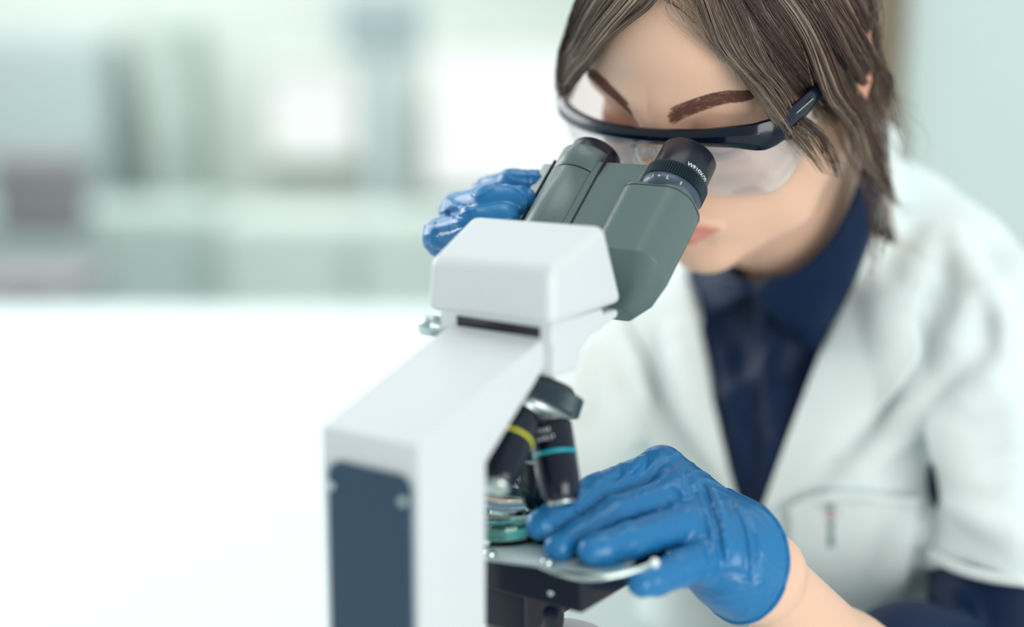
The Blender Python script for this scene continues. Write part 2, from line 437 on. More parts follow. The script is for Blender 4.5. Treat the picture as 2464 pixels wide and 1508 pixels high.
for deg, kind in ((-48, 'tick'), (-14, 'tick'), (-3, 'plus'), (15, 'ell'), (42, 'tick')):
    s = {'tick': 'I', 'plus': '+', 'ell': 'L'}[kind]
    cyl_text('printed_mark', s, .0036, math.radians(deg), -.0296, .0174, ec, bA, bN, M_print, near_eye, flip=1, extr=.0004)

# nosepiece, tilted towards the arm, with three objectives in view
def cv(r, u, d): q = cR * r + cU * u + cD * d; return np.array([q @ mX, q @ mY, q @ mZ])
nA = cv(-.306, -.93, -.16); nA /= np.linalg.norm(nA)
def lo0(p): q = np.asarray(p) - O0; return np.array([q @ mX, q @ mY, q @ mZ])
nC = lo0(P(1277, 924, .785))
nose = mp('nosepiece', *lathe([(-.004, .022), (-.0005, .0255), (0, .0290), (.0006, .0294), (.0092, .0294), (.0098, .0288), (.0104, .025)], nC, nA, 240, (.0003, .0095, .0005)), M_knurl, smooth=False)
mp('turret_plate', *lathe([(.0098, .0262), (.0145, .0215), (.0175, .012), (.018, 0)], nC, nA, 72), M_silversoft, nose)
def objective(start, d, length, r, ringm, textl=None, gap=.003, twist=0):
    d = np.array(d) / np.linalg.norm(d); l = length
    o = mp('objective', *lathe([(0, r * .62), (gap, r * .62), (gap + .0004, r * .97), (gap + .0012, r), (l * .45, r), (l * .72, r * .98), (l * .86, r * .86), (l * .95, r * .70), (l * .955, r * .66)], start, d, 56), M_blackgloss)
    mp('thread_collar', *lathe([(-.004, r * .82), (gap - .0004, r * .82), (gap + .0004, r * .6)], start, d, 48), M_silversoft, o)
    mp('colour_ring', *lathe([(l * .40, r * 1.0), (l * .402, r * 1.025), (l * .435, r * 1.025), (l * .437, r)], start, d, 56), ringm, o)['label'] = 'turquoise colour ring' if ringm == M_cyan else 'yellow colour ring'
    mp('front_lens', *lathe([(l * .94, r * .72), (l * .975, r * .62), (l * .99, r * .45), (l * .985, r * .2), (l * .98, 0)], start, d, 48), M_silver, o)
    if textl:
        for i, s in enumerate(textl):
            up = cv(0, 0, -1)
            cyl_text('printed_text', s, .0030, math.radians(twist), -(l * .20 + i * .0042), r, start, -d, up, M_print, o, flip=1, extr=.0002)
    return o
nb_c = nC + nA * .0140 - cv(.0012, 0, 0)
bl = cv(.14, -.94, -.3); bl /= np.linalg.norm(bl); yl = cv(-.28, -.75, -.6); yl /= np.linalg.norm(yl); vl = cv(0, -.98, .2); vl /= np.linalg.norm(vl)
def perp(d): q = d - nA * (d @ nA); return q / np.linalg.norm(q)
objective(nb_c + perp(bl) * .0165, bl, .0475, .0113, M_cyan, ['40/0.65', '160/0.17'], twist=-48)
objective(nb_c + perp(yl) * .0165 + cv(.002, 0, 0), yl, .0530, .0110, M_yellow, None, gap=.006)
objective(nb_c + perp(vl) * .0165, vl, .052, .0105, mat('white ring', srgb(200, 210, 210), .3), None)

# stage, plate, condenser and lamp
KS = 1.03; cml = lo0(CAM)
def sg(v): v = np.asarray(v, float); return cml * (1 - KS) + v * KS
stage = mp('stage', *[(sg(a_), b_) for a_, b_ in [boxvf(-.105, .030, -.018, .052, -.137, -.1155)]][0], M_blackgloss, bv=.0015)
for sx, sz in ((.0315, -.126),):
    mp('screw', *lathe([(0, .0015), (.0012, .0015), (.0012, 0)], sg([.030, .008, -.1245]), (1, 0, 0), 16), M_silversoft, stage)
mp('screw', *lathe([(0, .0015), (.0012, .0015), (.0012, 0)], sg([.012, -.018, -.1300]), (0, -1, 0), 16), M_silversoft, stage)
mp('stage_plate', *[(sg(a_), b_) for a_, b_ in [boxvf(-.010, .056, .006, .030, -.1210, -.1150)]][0], M_black, stage, bv=.001)
mp('stage_bracket', *[(sg(a_), b_) for a_, b_ in [boxvf(-.098, -.006, -.014, .050, -.160, -.1365)]][0], M_black, stage, bv=.003)
q = [(.012, -.030, -.1115), (.030, -.0335, -.1115), (.043, -.032, -.1108), (.053, -.024, -.1095), (.060, -.0135, -.1080), (.0635, -.006, -.1065)]
tv, tf, _ = tubes([sg(spline(q, 24))], [np.full(24, .0013)], 10)
clip = mp('stage_clip', tv, [tuple(x) for x in tf.tolist()], M_silver, stage)
mp('clip_ball', *lathe([(-.0024, 0), (-.0021, .0012), (-.0012, .0021), (0, .0024), (.0012, .0021), (.0021, .0012), (.0024, 0)], sg([.0635, -.006, -.1065]), (0, 0, 1), 24), M_print, clip)
for cx_, cy_ in ((-.018, -.0285), (.012, -.022)):
    mp('clip_post', *lathe([(0, .0032), (.004, .0032), (.005, .0022), (.005, 0)], sg([cx_, cy_, -.1155]), (0, 0, 1), 24), M_silver, stage)
mp('condenser', *lathe([(0, .020), (.012, .022), (.025, .022), (.026, .018)], np.array([-.0375, .030, -.185]), (0, 0, 1), 48), M_black)
mp('lamp_housing', *lathe([(-ZO + .04, .030), (-.205, .030), (-.190, .026), (-.1865, .018), (-.1855, 0)], np.array([-.030, .055, 0.]), (0, 0, 1), 56), M_white)

# things on the stage
def rot2(x, y, a): return x * math.cos(a) - y * math.sin(a), x * math.sin(a) + y * math.cos(a)
sv, sf = boxvf(-.0375, .0375, -.0135, .0135, 0, .0011)
sl = fixn(newmesh('microscope_slide', [tuple(np.array(L(*sg(np.array([.0115, -.0115, -.1145]) + [*rot2(x, y, math.radians(17)), z])))) for x, y, z in sv], sf, mat('ground glass', srgb(190, 208, 212), .3, trans=.45), smooth=False))
tag(sl, 'clear glass slide lying on the black stage under the gloved fingers', 'slide')
sm = newmesh('frosted_end', [tuple(L(*sg(np.array([.0115, -.0115, -.1133]) + [*rot2(x, y, math.radians(17)), .0]))) for x, y in ((-.0372, -.013), (-.004, -.013), (-.004, .013), (-.0372, .013))], [(0, 1, 2, 3)], mat('frosted label', srgb(214, 228, 228), .5), sl)
wv, wf = lathe([(.0, .0085), (.0006, .0088), (.0008, .0080), (.0008, .0074)], L(*sg([.036, -.004, -.1134])), (0, 0, 1), 40)
newmesh('specimen_well', wv, wf, mat('blue painted reflection', srgb(70, 130, 165), .2), sl)  # well ring; its blue is painted in for a reflection
dc = L(*sg([-.036, .004, -.1133]))
dish = fixn(newmesh('petri_dish', *lathe([(.0006, 0), (.0006, .026), (.0085, .0265), (.0115, .0272), (.0118, .0280), (.0112, .0284), (.001, .0276), (0, .0268), (0, 0)], dc, (0, 0, 1), 72), M_glass))
tag(dish, 'round glass petri dish of teal liquid held by the blue gloved fingertips', 'petri dish')
fixn(newmesh('culture_liquid', *lathe([(.0008, 0), (.0008, .0255), (.0055, .0257), (.0055, 0)], dc, (0, 0, 1), 60), M_tealglass, dish))
lidc = L(*sg([-.047, .022, -.1005]))
lid = fixn(newmesh('petri_dish', *lathe([(.0088, 0), (.0088, .026), (.0, .0265), (.0, .0275), (.0096, .0272), (.0100, .0268), (.0100, 0)], lidc, np.array([.10, -.12, 1.]), 72), M_glass))
tag(lid, 'clear glass dish lid tilted behind the petri dish under the objectives', 'petri dish')

# ------------------------------------------------------------------ bench and far room
def onb(a, b): q = O0 + mX * a + mY * b; return (q[0], q[1])
e0, e1_ = onb(1.2, .175), onb(-.10, .175)
bp_ = [(-3, -.6), (e0[0], -.6), e0, e1_, (e1_[0], 2.30), (-3, 2.30)]
bench = fixn(newmesh('lab_bench', *extrude(bp_, -.04, 0, lambda u, v, w: (u, v, w)), M_bench, smooth=False))
tag(bench, 'broad white laboratory bench carrying the microscope and running to the left', 'bench')
def cabinet(x0, x1, y, z0, z1, d, c, lab, nd):
    c_ = tag(empty('storage_cabinet', ((x0 + x1) / 2, y, z0)), lab, 'cabinet')
    m_ = mat('cabinet laminate', c, .6, noise=(1.2, .05)); W = x1 - x0
    box('cabinet_body', (-W / 2, W / 2, -d / 2, d / 2, 0, z1 - z0), m_, c_, bv=.01)
    for k in range(nd):
        a = -W / 2 + W * k / nd; b = -W / 2 + W * (k + 1) / nd
        dd = box('door', (a + .006, b - .006, -d / 2 - .02, -d / 2, .03, z1 - z0 - .02), m_, c_, bv=.005)
        box('handle', (b - .05, b - .035, -d / 2 - .05, -d / 2 - .02, (z1 - z0) * .55, (z1 - z0) * .55 + .12), M_silversoft, dd)
cabinet(-2.60, -1.50, 5.76, -.75, .34, .4, srgb(184, 198, 198), 'tall blurred grey green cabinet at the far left edge of the room', 2)
cabinet(-1.36, -1.20, 5.8, -.75, .40, .3, srgb(186, 200, 194), 'narrow blurred green cabinet left of the bright far windows', 1)
cabinet(-2.55, -1.00, 5.2, -.75, -.22, .4, srgb(184, 202, 196), 'long low blurred grey green cabinet under the far left wall', 4)
cabinet(-1.00, .45, 5.22, -.75, -.25, .4, srgb(206, 217, 212), 'low blurred pale cabinet under the two bright windows', 3)
def window(i, x0, x1, z0, z1, mp_):
    fr = empty('window_%d' % i, ((x0 + x1) / 2, 5.99, z0)); fr['kind'] = 'structure'
    hx = (x1 - x0) / 2; hh = z1 - z0
    for b in ((-hx - .03, -hx, -.05, .01, 0, hh), (hx, hx + .03, -.05, .01, 0, hh), (-hx - .03, hx + .03, -.05, .01, -.03, 0), (-hx - .03, hx + .03, -.05, .01, hh, hh + .03)):
        box('window_frame', b, M_wall, fr)
    box('window_pane', (-hx, hx, -.012, .0, 0, hh), mp_, fr)
M_frost = mat('frosted daylight pane', (.3, .3, .3, 1), .8, emit=((.96, 1.0, .98, 1), .62))
window(1, -.96, -.62, -.12, .22, M_frost); window(2, -.34, .42, -.25, .30, M_out)
ch = tag(empty('office_chair', (-1.38, 4.4, -.75)), 'dark blurred office chair before the far left cabinets', 'chair')
M_ch = mat('taupe fabric', srgb(146, 146, 148), .9)
box('backrest', (-.15, .13, -.05, .05, .54, .80), M_ch, ch, bv=.048, seg=5)
box('seat', (-.2, .2, -.42, .0, .42, .48), M_ch, ch, bv=.03)
box('column', (-.02, .02, -.24, -.2, .06, .42), M_black, ch)
for k in range(5):
    a = 2 * math.pi * k / 5; v, f = boxvf(0, .26, -.015, .015, .03, .06)
    v = [(x * math.cos(a) - y * math.sin(a), -.22 + x * math.sin(a) + y * math.cos(a), z) for x, y, z in v]
    newmesh('leg', v, f, M_black, ch, smooth=False, local=True)
mo = tag(empty('lab_instrument', (-.49, 5.72, -.75)), 'blurred blue grey instrument column standing between the two bright windows', 'instrument')
box('instrument_body', (-.045, .045, -.12, .12, 0, 1.10), mat('blue grey enamel', srgb(200, 212, 214), .5), mo, bv=.02)
box('display', (-.14, .16, -.14, -.10, 1.04, 1.26), mat('grey display', srgb(160, 176, 180), .3), mo, bv=.02)
# pale partition and brown door post behind the person's head
struct('wall_right', (.612, 3.5, 2.40, 2.5, -.75, 2.6), M_wallr)
struct('trim_1', (.572, .612, 2.36, 2.52, -.75, 2.6), mat('brown door post', srgb(128, 110, 90), .6, noise=(9, .25, 2)))

# ------------------------------------------------------------------ the person
HM = np.array([[.79964987, -.54257712, -.25723558], [-.59165815, -.63885065, -.49174229], [-.102473, -.54541719, .83187702]])
HT = np.array([.14256323, .97023379, .42235567]); HS = 1.06
def h2w(q): return HT + (np.asarray(q) * HS) @ HM.T
def w2h(p): return ((p - HT.astype(np.float32)) @ HM.astype(np.float32)) / HS

def head_c(q, ears=True, eyes=True):
    m = q.copy(); m[:, 0] = np.abs(m[:, 0])
    d = ell(m, (0, -.015, .045), (.074, .092, .084))
    d = smin(d, ell(m, (0, .018, .050), (.063, .068, .055)), .02)
    d = smin(d, ell(m, (0, .028, -.018), (.055, .056, .074)), .03)
    d = smin(d, chain(m, [(.046, .0, -.040), (.038, .034, -.068), (.010, .066, -.083)], [.021, .018, .015], .01), .022)
    d = smin(d, sph(m, (0, .072, -.084), .0155), .014)
    d = smin(d, ell(m, (.037, .050, -.013), (.025, .027, .022)), .022)
    d = smin(d, ell(m, (0, .066, -.050), (.030, .027, .022)), .018)
    d = smin(d, cap(m, (.008, .081, .0315), (.046, .067, .034), .0095, .0075), .014)
    d = smax(d, -sph(m, (.031, .103, .013), .020), .014)
    d = smin(d, sph(m, (.031, .0735, .014), .0132), .004)
    if eyes:
        cr = chain(m, [(.018, .0865, .0195), (.026, .090, .0245), (.036, .0885, .0250), (.047, .079, .0195)], [.0012] * 4, .001)
        d = smax(d, -cr, .0030)
        ls = chain(m, [(.0185, .0835, .0075), (.025, .0870, .0045), (.032, .0880, .0035), (.039, .0855, .0050), (.045, .0800, .0085)], [.0007] * 5, .001)
        d = smax(d, -ls, .0018)
    d = smin(d, cap(m, (0, .086, .022), (0, .106, -.015), .0068, .0085), .010)
    d = smin(d, sph(m, (0, .1085, -.0175), .0092), .005)
    d = smin(d, sph(m, (.0112, .098, -.0205), .0072), .006)
    d = smax(d, -cap(m, (.0058, .1060, -.0300), (.007, .100, -.024), .0028), .002)
    d = smin(d, chain(m, [(0, .0950, -.0450), (.008, .0945, -.0445), (.0235, .0845, -.0520)], [.0048, .0044, .0012], .002), .006)
    d = smin(d, chain(m, [(0, .0935, -.0562), (.010, .0925, -.0560), (.0225, .0845, -.0530)], [.0062, .0056, .0014], .002), .006)
    d = smax(d, -chain(m, [(0, .1010, -.0505), (.010, .0990, -.0505), (.0245, .0865, -.0530)], [.0010, .0010, .0006], .001), .0022)
    d = smax(d, -cap(m, (0, .0985, -.0695), (.014, .0940, -.0690), .0065), .010)
    if ears:
        e = ell(m, (.0740, -.009, .004), (.0055, .0165, .025))
        e = smax(e, -ell(m, (.083, -.006, .004), (.006, .010, .016)), .004)
        e = smin(e, chain(m, [(.073, .003, .006), (.075, .003, .018), (.077, -.006, .026), (.078, -.019, .022), (.078, -.022, .006), (.076, -.016, -.010), (.073, -.008, -.021), (.072, -.002, -.019)],
                          [.0022, .0026, .0030, .0030, .0026, .0028, .0048, .003], .003), .004)
        d = smin(d, e, .006)
    return d
def head_w(p): return head_c(w2h(p)) * HS
def head_smooth(p): return head_c(w2h(p), ears=False, eyes=False) * HS

KH = .945
NB = P(1965, 650, 1.13); SL = P(2405, 785, 1.05); SR = P(1570, 785, 1.24)
neck_top = h2w((0, -.030, -.045))
EL = P(2390, 1850, 1.02); WL = P(1832, 1385, .868 * KH); FML = P(2030, 1612, .900)
ER = P(1120, 1340, 1.09); WR = P(1278, 720, .985)
tX = SL - SR; tX = tX / np.linalg.norm(tX); tH = tX.copy(); tH[2] = 0; tH /= np.linalg.norm(tH)
tF = np.array([-(-tH[1]), -tH[0], 0]); tF = tF if tF[1] < 0 else -tF            # the way the chest faces
MID = (SL + SR) / 2
C1 = MID + tF * .005 + np.array([0, 0, -.115]); C2 = P(1850, 1500, 1.20)
def torso(p, g):
    """g = growth of the garment over the body"""
    q = p - C1.astype(np.float32)
    u = q @ tH; wv = q @ tF; 
    qq = np.stack([u, wv * 1.38, q[:, 2]], -1).astype(np.float32)
    c2 = C2 - C1; b = np.array([c2 @ tH, (c2 @ tF) * 1.38, c2[2]])
    d = cap(qq, (0, 0, 0), b, .128 + g, .104 + g) / 1.25
    d = smin(d, chain(p, [SL, SL * .45 + NB * .55 + tF * -.01, NB + tF * -.03, SR * .45 + NB * .55 + tF * -.01, SR], [.042 + g, .034 + g, .03 + g, .034 + g, .042 + g], .02), .07)
    return d
def neck(p, g=0): return chain(p, [neck_top, NB + tF * .012], [.056 + g, .053 + g], .01)

# --- hands: each finger is a chain of joints, given as (photo x, photo y, distance)
KH = .945
def J(*a): return [P(*q) for q in a]
def JL(*a): return [P(q[0], q[1], q[2] * KH) for q in a]
handL = dict(
    fingers=[(JL((1592, 1128, .888), (1440, 1184, .860), (1352, 1236, .838), (1302, 1262, .824)), [.0125, .0108, .0098, .0086]),
             (JL((1618, 1196, .866), (1482, 1240, .842), (1395, 1290, .824), (1345, 1316, .814)), [.0125, .0108, .0096, .0084]),
             (JL((1650, 1264, .846), (1515, 1302, .818), (1450, 1320, .806), (1425, 1326, .803)), [.0122, .0104, .0088, .0080]),
             (JL((1712, 1340, .838), (1640, 1366, .815), (1580, 1392, .800), (1545, 1402, .794)), [.0120, .0100, .0090, .0080])],
    thumb=(JL((1770, 1350, .880), (1680, 1265, .905), (1540, 1215, .885), (1440, 1225, .865)), [.016, .0125, .0112, .0095]),
    palm=[(JL((1592, 1128, .888), (1832, 1372, .872)), [.0135, .0225]), (JL((1618, 1196, .868), (1832, 1380, .868)), [.0145, .0225]),
          (JL((1650, 1264, .850), (1828, 1388, .866)), [.0145, .022]), (JL((1712, 1338, .842), (1812, 1395, .866)), [.0135, .022]),
          (JL((1640, 1230, .880), (1770, 1340, .875)), [.018, .02])],
    cuff=(P(1788, 1345, .862 * KH), (cR * .72 - cU * .24 + cD * .65), .0247))
handR = dict(
    fingers=[(J((1262, 484, .965), (1178, 466, .915), (1235, 448, .893), (1290, 447, .886)), [.0110, .0104, .0100, .0088]),
             (J((1225, 520, .955), (1108, 512, .900), (1180, 490, .878), (1252, 488, .872)), [.0120, .0120, .0116, .0102]),
             (J((1195, 580, .945), (1068, 572, .888), (1140, 545, .866), (1212, 528, .862)), [.0120, .0120, .0110, .0096]),
             (J((1190, 640, .940), (1100, 650, .890), (1150, 640, .868), (1195, 620, .864)), [.0105, .0095, .0088, .0078])],
    thumb=(J((1290, 640, .965), (1340, 590, .975), (1385, 520, .965), (1400, 470, .945)), [.014, .012, .011, .009]),
    palm=[(J((1262, 470, .965), (1278, 700, .985)), [.013, .022]), (J((1225, 520, .955), (1278, 705, .985)), [.013, .022]),
          (J((1195, 580, .945), (1275, 712, .985)), [.013, .022]), (J((1190, 640, .942), (1272, 715, .982)), [.013, .021])],
    cuff=(P(1285, 745, .99), (P(1240, 900, 1.01) - P(1278, 720, .985)), .029))
handL['fingers'] = [(a_, [r_ * .94 for r_ in b_]) for a_, b_ in handL['fingers']]
for hd in (handL, handR):
    c, a, r = hd['cuff']; hd['cuff'] = (c, a / np.linalg.norm(a), r)
def hand(p, hd, g=0, kf=.004):
    d = None
    for pts, rr in hd['palm']:
        c = chain(p, pts, [r + g for r in rr], .006); d = c if d is None else smin(d, c, .012)
    t = chain(p, hd['thumb'][0], [r + g for r in hd['thumb'][1]], .006); d = smin(d, t, .010)
    fs = None
    for pts, rr in hd['fingers']:
        c = chain(p, pts, [r + g for r in rr], .003)
        d = smin(d, c, .0030)
    return d

# bare skin: head, neck, chest, forearms and (inside the gloves) hands
def arms(p):
    d = chain(p, [SL, EL, FML, WL], [.042, .038, .0310, .0215], .02)
    d = np.minimum(d, chain(p, [SR, ER, WR], [.042, .038, .023], .02))
    return d
def body_f(p):
    d = smin(head_w(p), neck(p), .034)
    d = smin(d, torso(p, -.006), .02)
    return smin(d, arms(p), .02)
def body_h(p): return np.minimum(smin(head_w(p), neck(p), .034), smin(neck(p), torso(p, -.006), .02))
hv, hq = surfnet(lambda p: smin(head_w(p), neck(p), .034), h2w((0, 0, .01)) - .155, h2w((0, 0, .01)) + .155, .0014)
# lower body: torso, arms, hands at a coarser pitch; meets the head inside the collar
def lower(p):
    d = smin(torso(p, -.008), arms(p), .02)
    d = smin(d, cap(p, NB + (neck_top - NB) * .35, NB, .046, .052), .02)
    d = np.minimum(d, hand(p, handL, -.0018)); return np.minimum(d, hand(p, handR, -.0018))
lv, lq = surfnet(lower, (-.16, .70, -.26), (.62, 1.40, .44), .0036)
V = np.concatenate([hv, lv]); Q = np.concatenate([hq, lq + len(hv)])
hc = w2h(V.astype(np.float32)); mx_ = np.abs(hc[:, 0])
lipd = np.minimum(chain(np.stack([mx_, hc[:, 1], hc[:, 2]], -1), [(0, .098, -.0462), (.008, .097, -.0458), (.0245, .0875, -.0522)], [.0048, .0046, .0012], .002),
                  chain(np.stack([mx_, hc[:, 1], hc[:, 2]], -1), [(0, .0965, -.0560), (.010, .0955, -.0558), (.0235, .0875, -.0528)], [.0058, .0050, .0012], .002))
lip = np.clip(1 - (lipd + .0012) / .0034, 0, 1)
bl_ = np.exp(-((mx_ - .043) ** 2 + (hc[:, 1] - .062) ** 2 + (hc[:, 2] + .014) ** 2) / .020 ** 2) * .5
bl_ += np.exp(-((mx_ - .031) ** 2 + (hc[:, 1] - .085) ** 2 + (hc[:, 2] - .013) ** 2) / .013 ** 2) * .9
bl_ += np.exp(-((mx_) ** 2 + (hc[:, 1] - .112) ** 2 + (hc[:, 2] + .017) ** 2) / .013 ** 2) * .9
bl_ += .75 * np.clip((mx_ - .0735) / .006, 0, 1) * (hc[:, 2] > -.03) * (hc[:, 2] < .045) * (np.abs(hc[:, 1] + .008) < .03)
bl_[len(hv):] = 0
M_skin = mat('skin', srgb(226, 192, 166), .48, spec=.35, sss=.35, bump=(700, .06, .0004))
nt = M_skin.node_tree; bs = nt.nodes['Principled BSDF']
a1 = nt.nodes.new('ShaderNodeAttribute'); a1.attribute_name = 'lip'
a2 = nt.nodes.new('ShaderNodeAttribute'); a2.attribute_name = 'flush'
m1 = nt.nodes.new('ShaderNodeMix'); m1.data_type = 'RGBA'; m1.inputs[6].default_value = srgb(234, 193, 169); m1.inputs[7].default_value = srgb(206, 138, 116)
m2 = nt.nodes.new('ShaderNodeMix'); m2.data_type = 'RGBA'; m2.inputs[7].default_value = srgb(206, 136, 124)
nt.links.new(a2.outputs['Fac'], m1.inputs[0]); nt.links.new(a1.outputs['Fac'], m2.inputs[0])
nt.links.new(m1.outputs[2], m2.inputs[6]); nt.links.new(m2.outputs[2], bs.inputs['Base Color'])
person = newmesh('person', V, Q, M_skin, attr={'lip': np.where(np.arange(len(V)) < len(hv), lip, 0), 'flush': np.clip(bl_, 0, 1)})
tag(person, 'person in white lab coat, navy shirt and blue gloves leaning to look into the microscope', 'person')

# --- shirt and coat
def uvz(p): q = p - MID.astype(np.float32); return q @ tH, q[:, 2]
def coat_base(p):
    d = torso(p, .010)
    aL = chain(p, [SL, P(2455, 1330, 1.03), EL], [.052, .054, .055], .02)
    eA = P(2440, 1330, 1.03) - SL; eA = eA / np.linalg.norm(eA); hemL = P(2335, 1368, 1.03)
    aL = smax(aL, (p - hemL.astype(np.float32)) @ (eA * .94 + tH * -.12), .004)
    aR = chain(p, [SR, SR * .35 + ER * .65, ER], [.052, .053, .05], .02)
    eR = (ER - SR) / np.linalg.norm(ER - SR)
    aR = smax(aR, (p - (SR * .22 + ER * .78).astype(np.float32)) @ eR, .004)
    tr = chain(p, [P(2085, 420, 1.16), P(2190, 505, 1.13), P(2330, 600, 1.08)], [.026, .027, .030], .02)
    d = smin(d, tr, .04)
    d = smin(d, np.minimum(aL, aR), .010)
    return d
def coat_collar(p):
    pts = [P(2060, 640, 1.060), P(2118, 520, 1.065), P(2135, 420, 1.085), P(2120, 345, 1.12), P(2070, 318, 1.16), P(1990, 330, 1.20), P(1880, 420, 1.24), P(1760, 560, 1.23), P(1690, 690, 1.19)]
    return chain(p, pts, [.006, .010, .012, .012, .011, .011, .012, .010, .006], .01)
folds = [([(2250, 560), (2215, 680), (2170, 790), (2180, 900)], .010, 1), ([(2120, 700), (2150, 780), (2195, 860), (2215, 960)], .006, 1),
         ([(2330, 640), (2320, 780), (2250, 920), (2100, 1100), (2020, 1180)], .011, 1), ([(2400, 700), (2420, 850), (2340, 980), (2280, 1080)], .010, 1),
         ([(2464, 980), (2380, 1010), (2310, 1060)], .007, 1), ([(2464, 1150), (2380, 1165), (2300, 1130)], .008, 1), ([(2290, 1215), (2380, 1260), (2464, 1275)], .006, 1),
         ([(2200, 1230), (2170, 1320), (2130, 1400)], .010, 1),
         ([(1480, 860), (1560, 1000), (1600, 1120)], .010, 1), ([(1420, 830), (1405, 900), (1400, 1000)], .010, 1), ([(1640, 820), (1670, 960), (1700, 1080)], .006, 1), ([(2464, 1060), (2400, 1075), (2320, 1100)], .006, 1), ([(2340, 940), (2300, 1010), (2270, 1090)], .006, 1), ([(2210, 980), (2150, 1060), (2100, 1100)], .006, 1), ([(2300, 560), (2330, 640), (2380, 720)], .009, 1)]
fold_pts = [(hit(coat_base, spline(pl, 7), d0=.9), r, s) for pl, r, s in folds]
def coat_solid(p):
    d = smin(coat_base(p), coat_collar(p), .016)
    for q, r, s in fold_pts:
        c = chain(p, q, [r * .25] + [r * .75] * 5 + [r * .25], .004)
        d = smin(d, c, .016)
    # fine pull creases towards the armpit
    u, z = uvz(p)
    d = d + .0014 * np.sin(u * 70 + z * 45 + 2 * np.sin(z * 30)) * np.clip(u * 8, 0, 1) + .0030 * np.sin(u * 34 + z * 26 + 1.8 * np.sin(z * 19 + u * 12)) * np.clip((u - .05) * 12, 0, 1) + .0022 * np.sin(-u * 40 + z * 22 + 1.5 * np.sin(z * 25)) * np.clip((-u - .02) * 12, 0, 1)
    return d
Vp = [(1630, 560), (1652, 680), (1676, 790), (1708, 960), (1733, 1080), (1762, 1200), (1792, 1310), (1836, 1218), (1872, 1120), (1922, 980), (1982, 830), (2040, 700), (2085, 560), (2104, 430), (2060, 330), (1850, 300)]
Vw = hit(coat_base, np.array(Vp[:14]), d0=.9)
Vw = np.vstack([Vw, P(2040, 330, 1.17), P(1800, 330, 1.2)])
Vuv = np.stack([(Vw - MID) @ tH, Vw[:, 2]], -1)
def coat_f(p):
    d = coat_solid(p)
    d = smax(d, -neck(p, .013), .004)                       # neck opening
    u, z = uvz(p); q = p - MID.astype(np.float32)
    cut = poly2(u, p[:, 2], Vuv)
    front = -(q @ tF) - .065                                  # only the front of the garment opens
    cut = smax(cut, front, .01)
    d = smax(d, -cut, .003)
    return d
bb0, bb1 = (-.10, .80, -.22), (.60, 1.42, .46)
cvv, cq = surfnet(coat_f, bb0, bb1, .0032)
M_coat = mat('white cotton', srgb(230, 240, 240), .85, sheen=.1, bump=(18, .6, .008, (1, 1, .45)))
coat = newmesh('lab_coat', cvv, cq, M_coat, person)
coat['label'] = 'white lab coat'
def shirt_solid(p):
    d = torso(p, .001)
    d = smin(d, chain(p, [SL, P(2430, 1420, 1.035), EL, P(2195, 1640, .965)], [.046, .050, .054, .052], .02), .02)
    d = smin(d, chain(p, [SR, SR * .2 + ER * .8], [.046, .044], .02), .02)
    d = smin(d, neck(p, .004), .02)
    u, z = uvz(p)
    pl = chain(p, shf[0], [.003, .006, .006, .006, .004], .004) if shf else d
    if shf:
        for q in shf: d = smin(d, chain(p, q, [.002] + [.005] * (len(q) - 2) + [.002], .004), .016)
    return d
shf = []
shf = [hit(shirt_solid, spline(pl, 5), d0=.9) for pl in ([(1840, 700), (1850, 820), (1862, 940), (1880, 1060), (1850, 1180)], [(1900, 800), (1880, 860), (1840, 900), (1790, 940), (1750, 960)], [(1700, 800), (1740, 870), (1760, 960), (1780, 1050), (1790, 1120)], [(2250, 1420), (2300, 1460), (2340, 1520), (2380, 1560), (2420, 1600)])]
nkp = np.array([P(1650, 600, 1.1), P(1700, 640, 1.1), P(1800, 668, 1.08), P(1850, 665, 1.08), P(1960, 595, 1.1), P(2050, 440, 1.13), P(2080, 300, 1.16)])
def shirt_f(p):
    d = shirt_solid(p)
    # cut above the neckline plane and outside the skin
    n_ = np.cross(P(1690, 640, 1.10) - P(2075, 330, 1.17), P(1840, 675, 1.07) - P(2075, 330, 1.17)); n_ /= np.linalg.norm(n_)
    if n_[2] < 0: n_ = -n_
    d = smax(d, (p - P(1840, 668, 1.07).astype(np.float32)) @ n_, .004)
    return smax(d, -(smin(head_smooth(p), neck(p), .034) - .0015), .002)
sv_, sq_ = surfnet(shirt_f, (-.08, .80, -.22), (.56, 1.38, .44), .0034)
M_shirt = mat('navy cotton', srgb(0, 30, 66), .58, spec=.32, bump=(60, .25, .002, (1, 1, .4)))
shirt = newmesh('shirt', sv_, sq_, M_shirt, person)
shirt['label'] = 'navy blue button shirt'
skin_f = lambda p: np.minimum(smin(head_smooth(p), neck(p), .034), shirt_solid(p))
def outer(p): return np.minimum(shirt_solid(p), neck(p, .006))
col = patch('shirt_collar', [(1826, 684), (1842, 664), (1905, 645), (1975, 590), (2030, 500), (2062, 400), (2072, 300)],
            [(1830, 700), (1880, 770), (1962, 838), (2005, 760), (2058, 640), (2098, 500), (2100, 330)], outer, .006, .0022, M_shirt, shirt, 60, 16,
            bulge=lambda u, v: .004 + .006 * np.sin(v * math.pi), d0=.9)
patch('shirt_collar', [(1822, 684), (1800, 668), (1770, 662), (1735, 658), (1690, 640)],
      [(1820, 696), (1780, 722), (1722, 758), (1700, 730), (1668, 680)], outer, .006, .0022, M_shirt, shirt, 40, 12, bulge=lambda u, v: .004 + .005 * np.sin(v * math.pi), d0=.9)
patch('button_placket', [(1818, 700), (1822, 800), (1830, 900), (1838, 1000), (1838, 1120), (1826, 1230)],
      [(1850, 720), (1868, 800), (1880, 900), (1885, 1000), (1876, 1090), (1846, 1180)], shirt_solid, .0015, .0016, M_shirt, shirt, 50, 6, d0=.9)
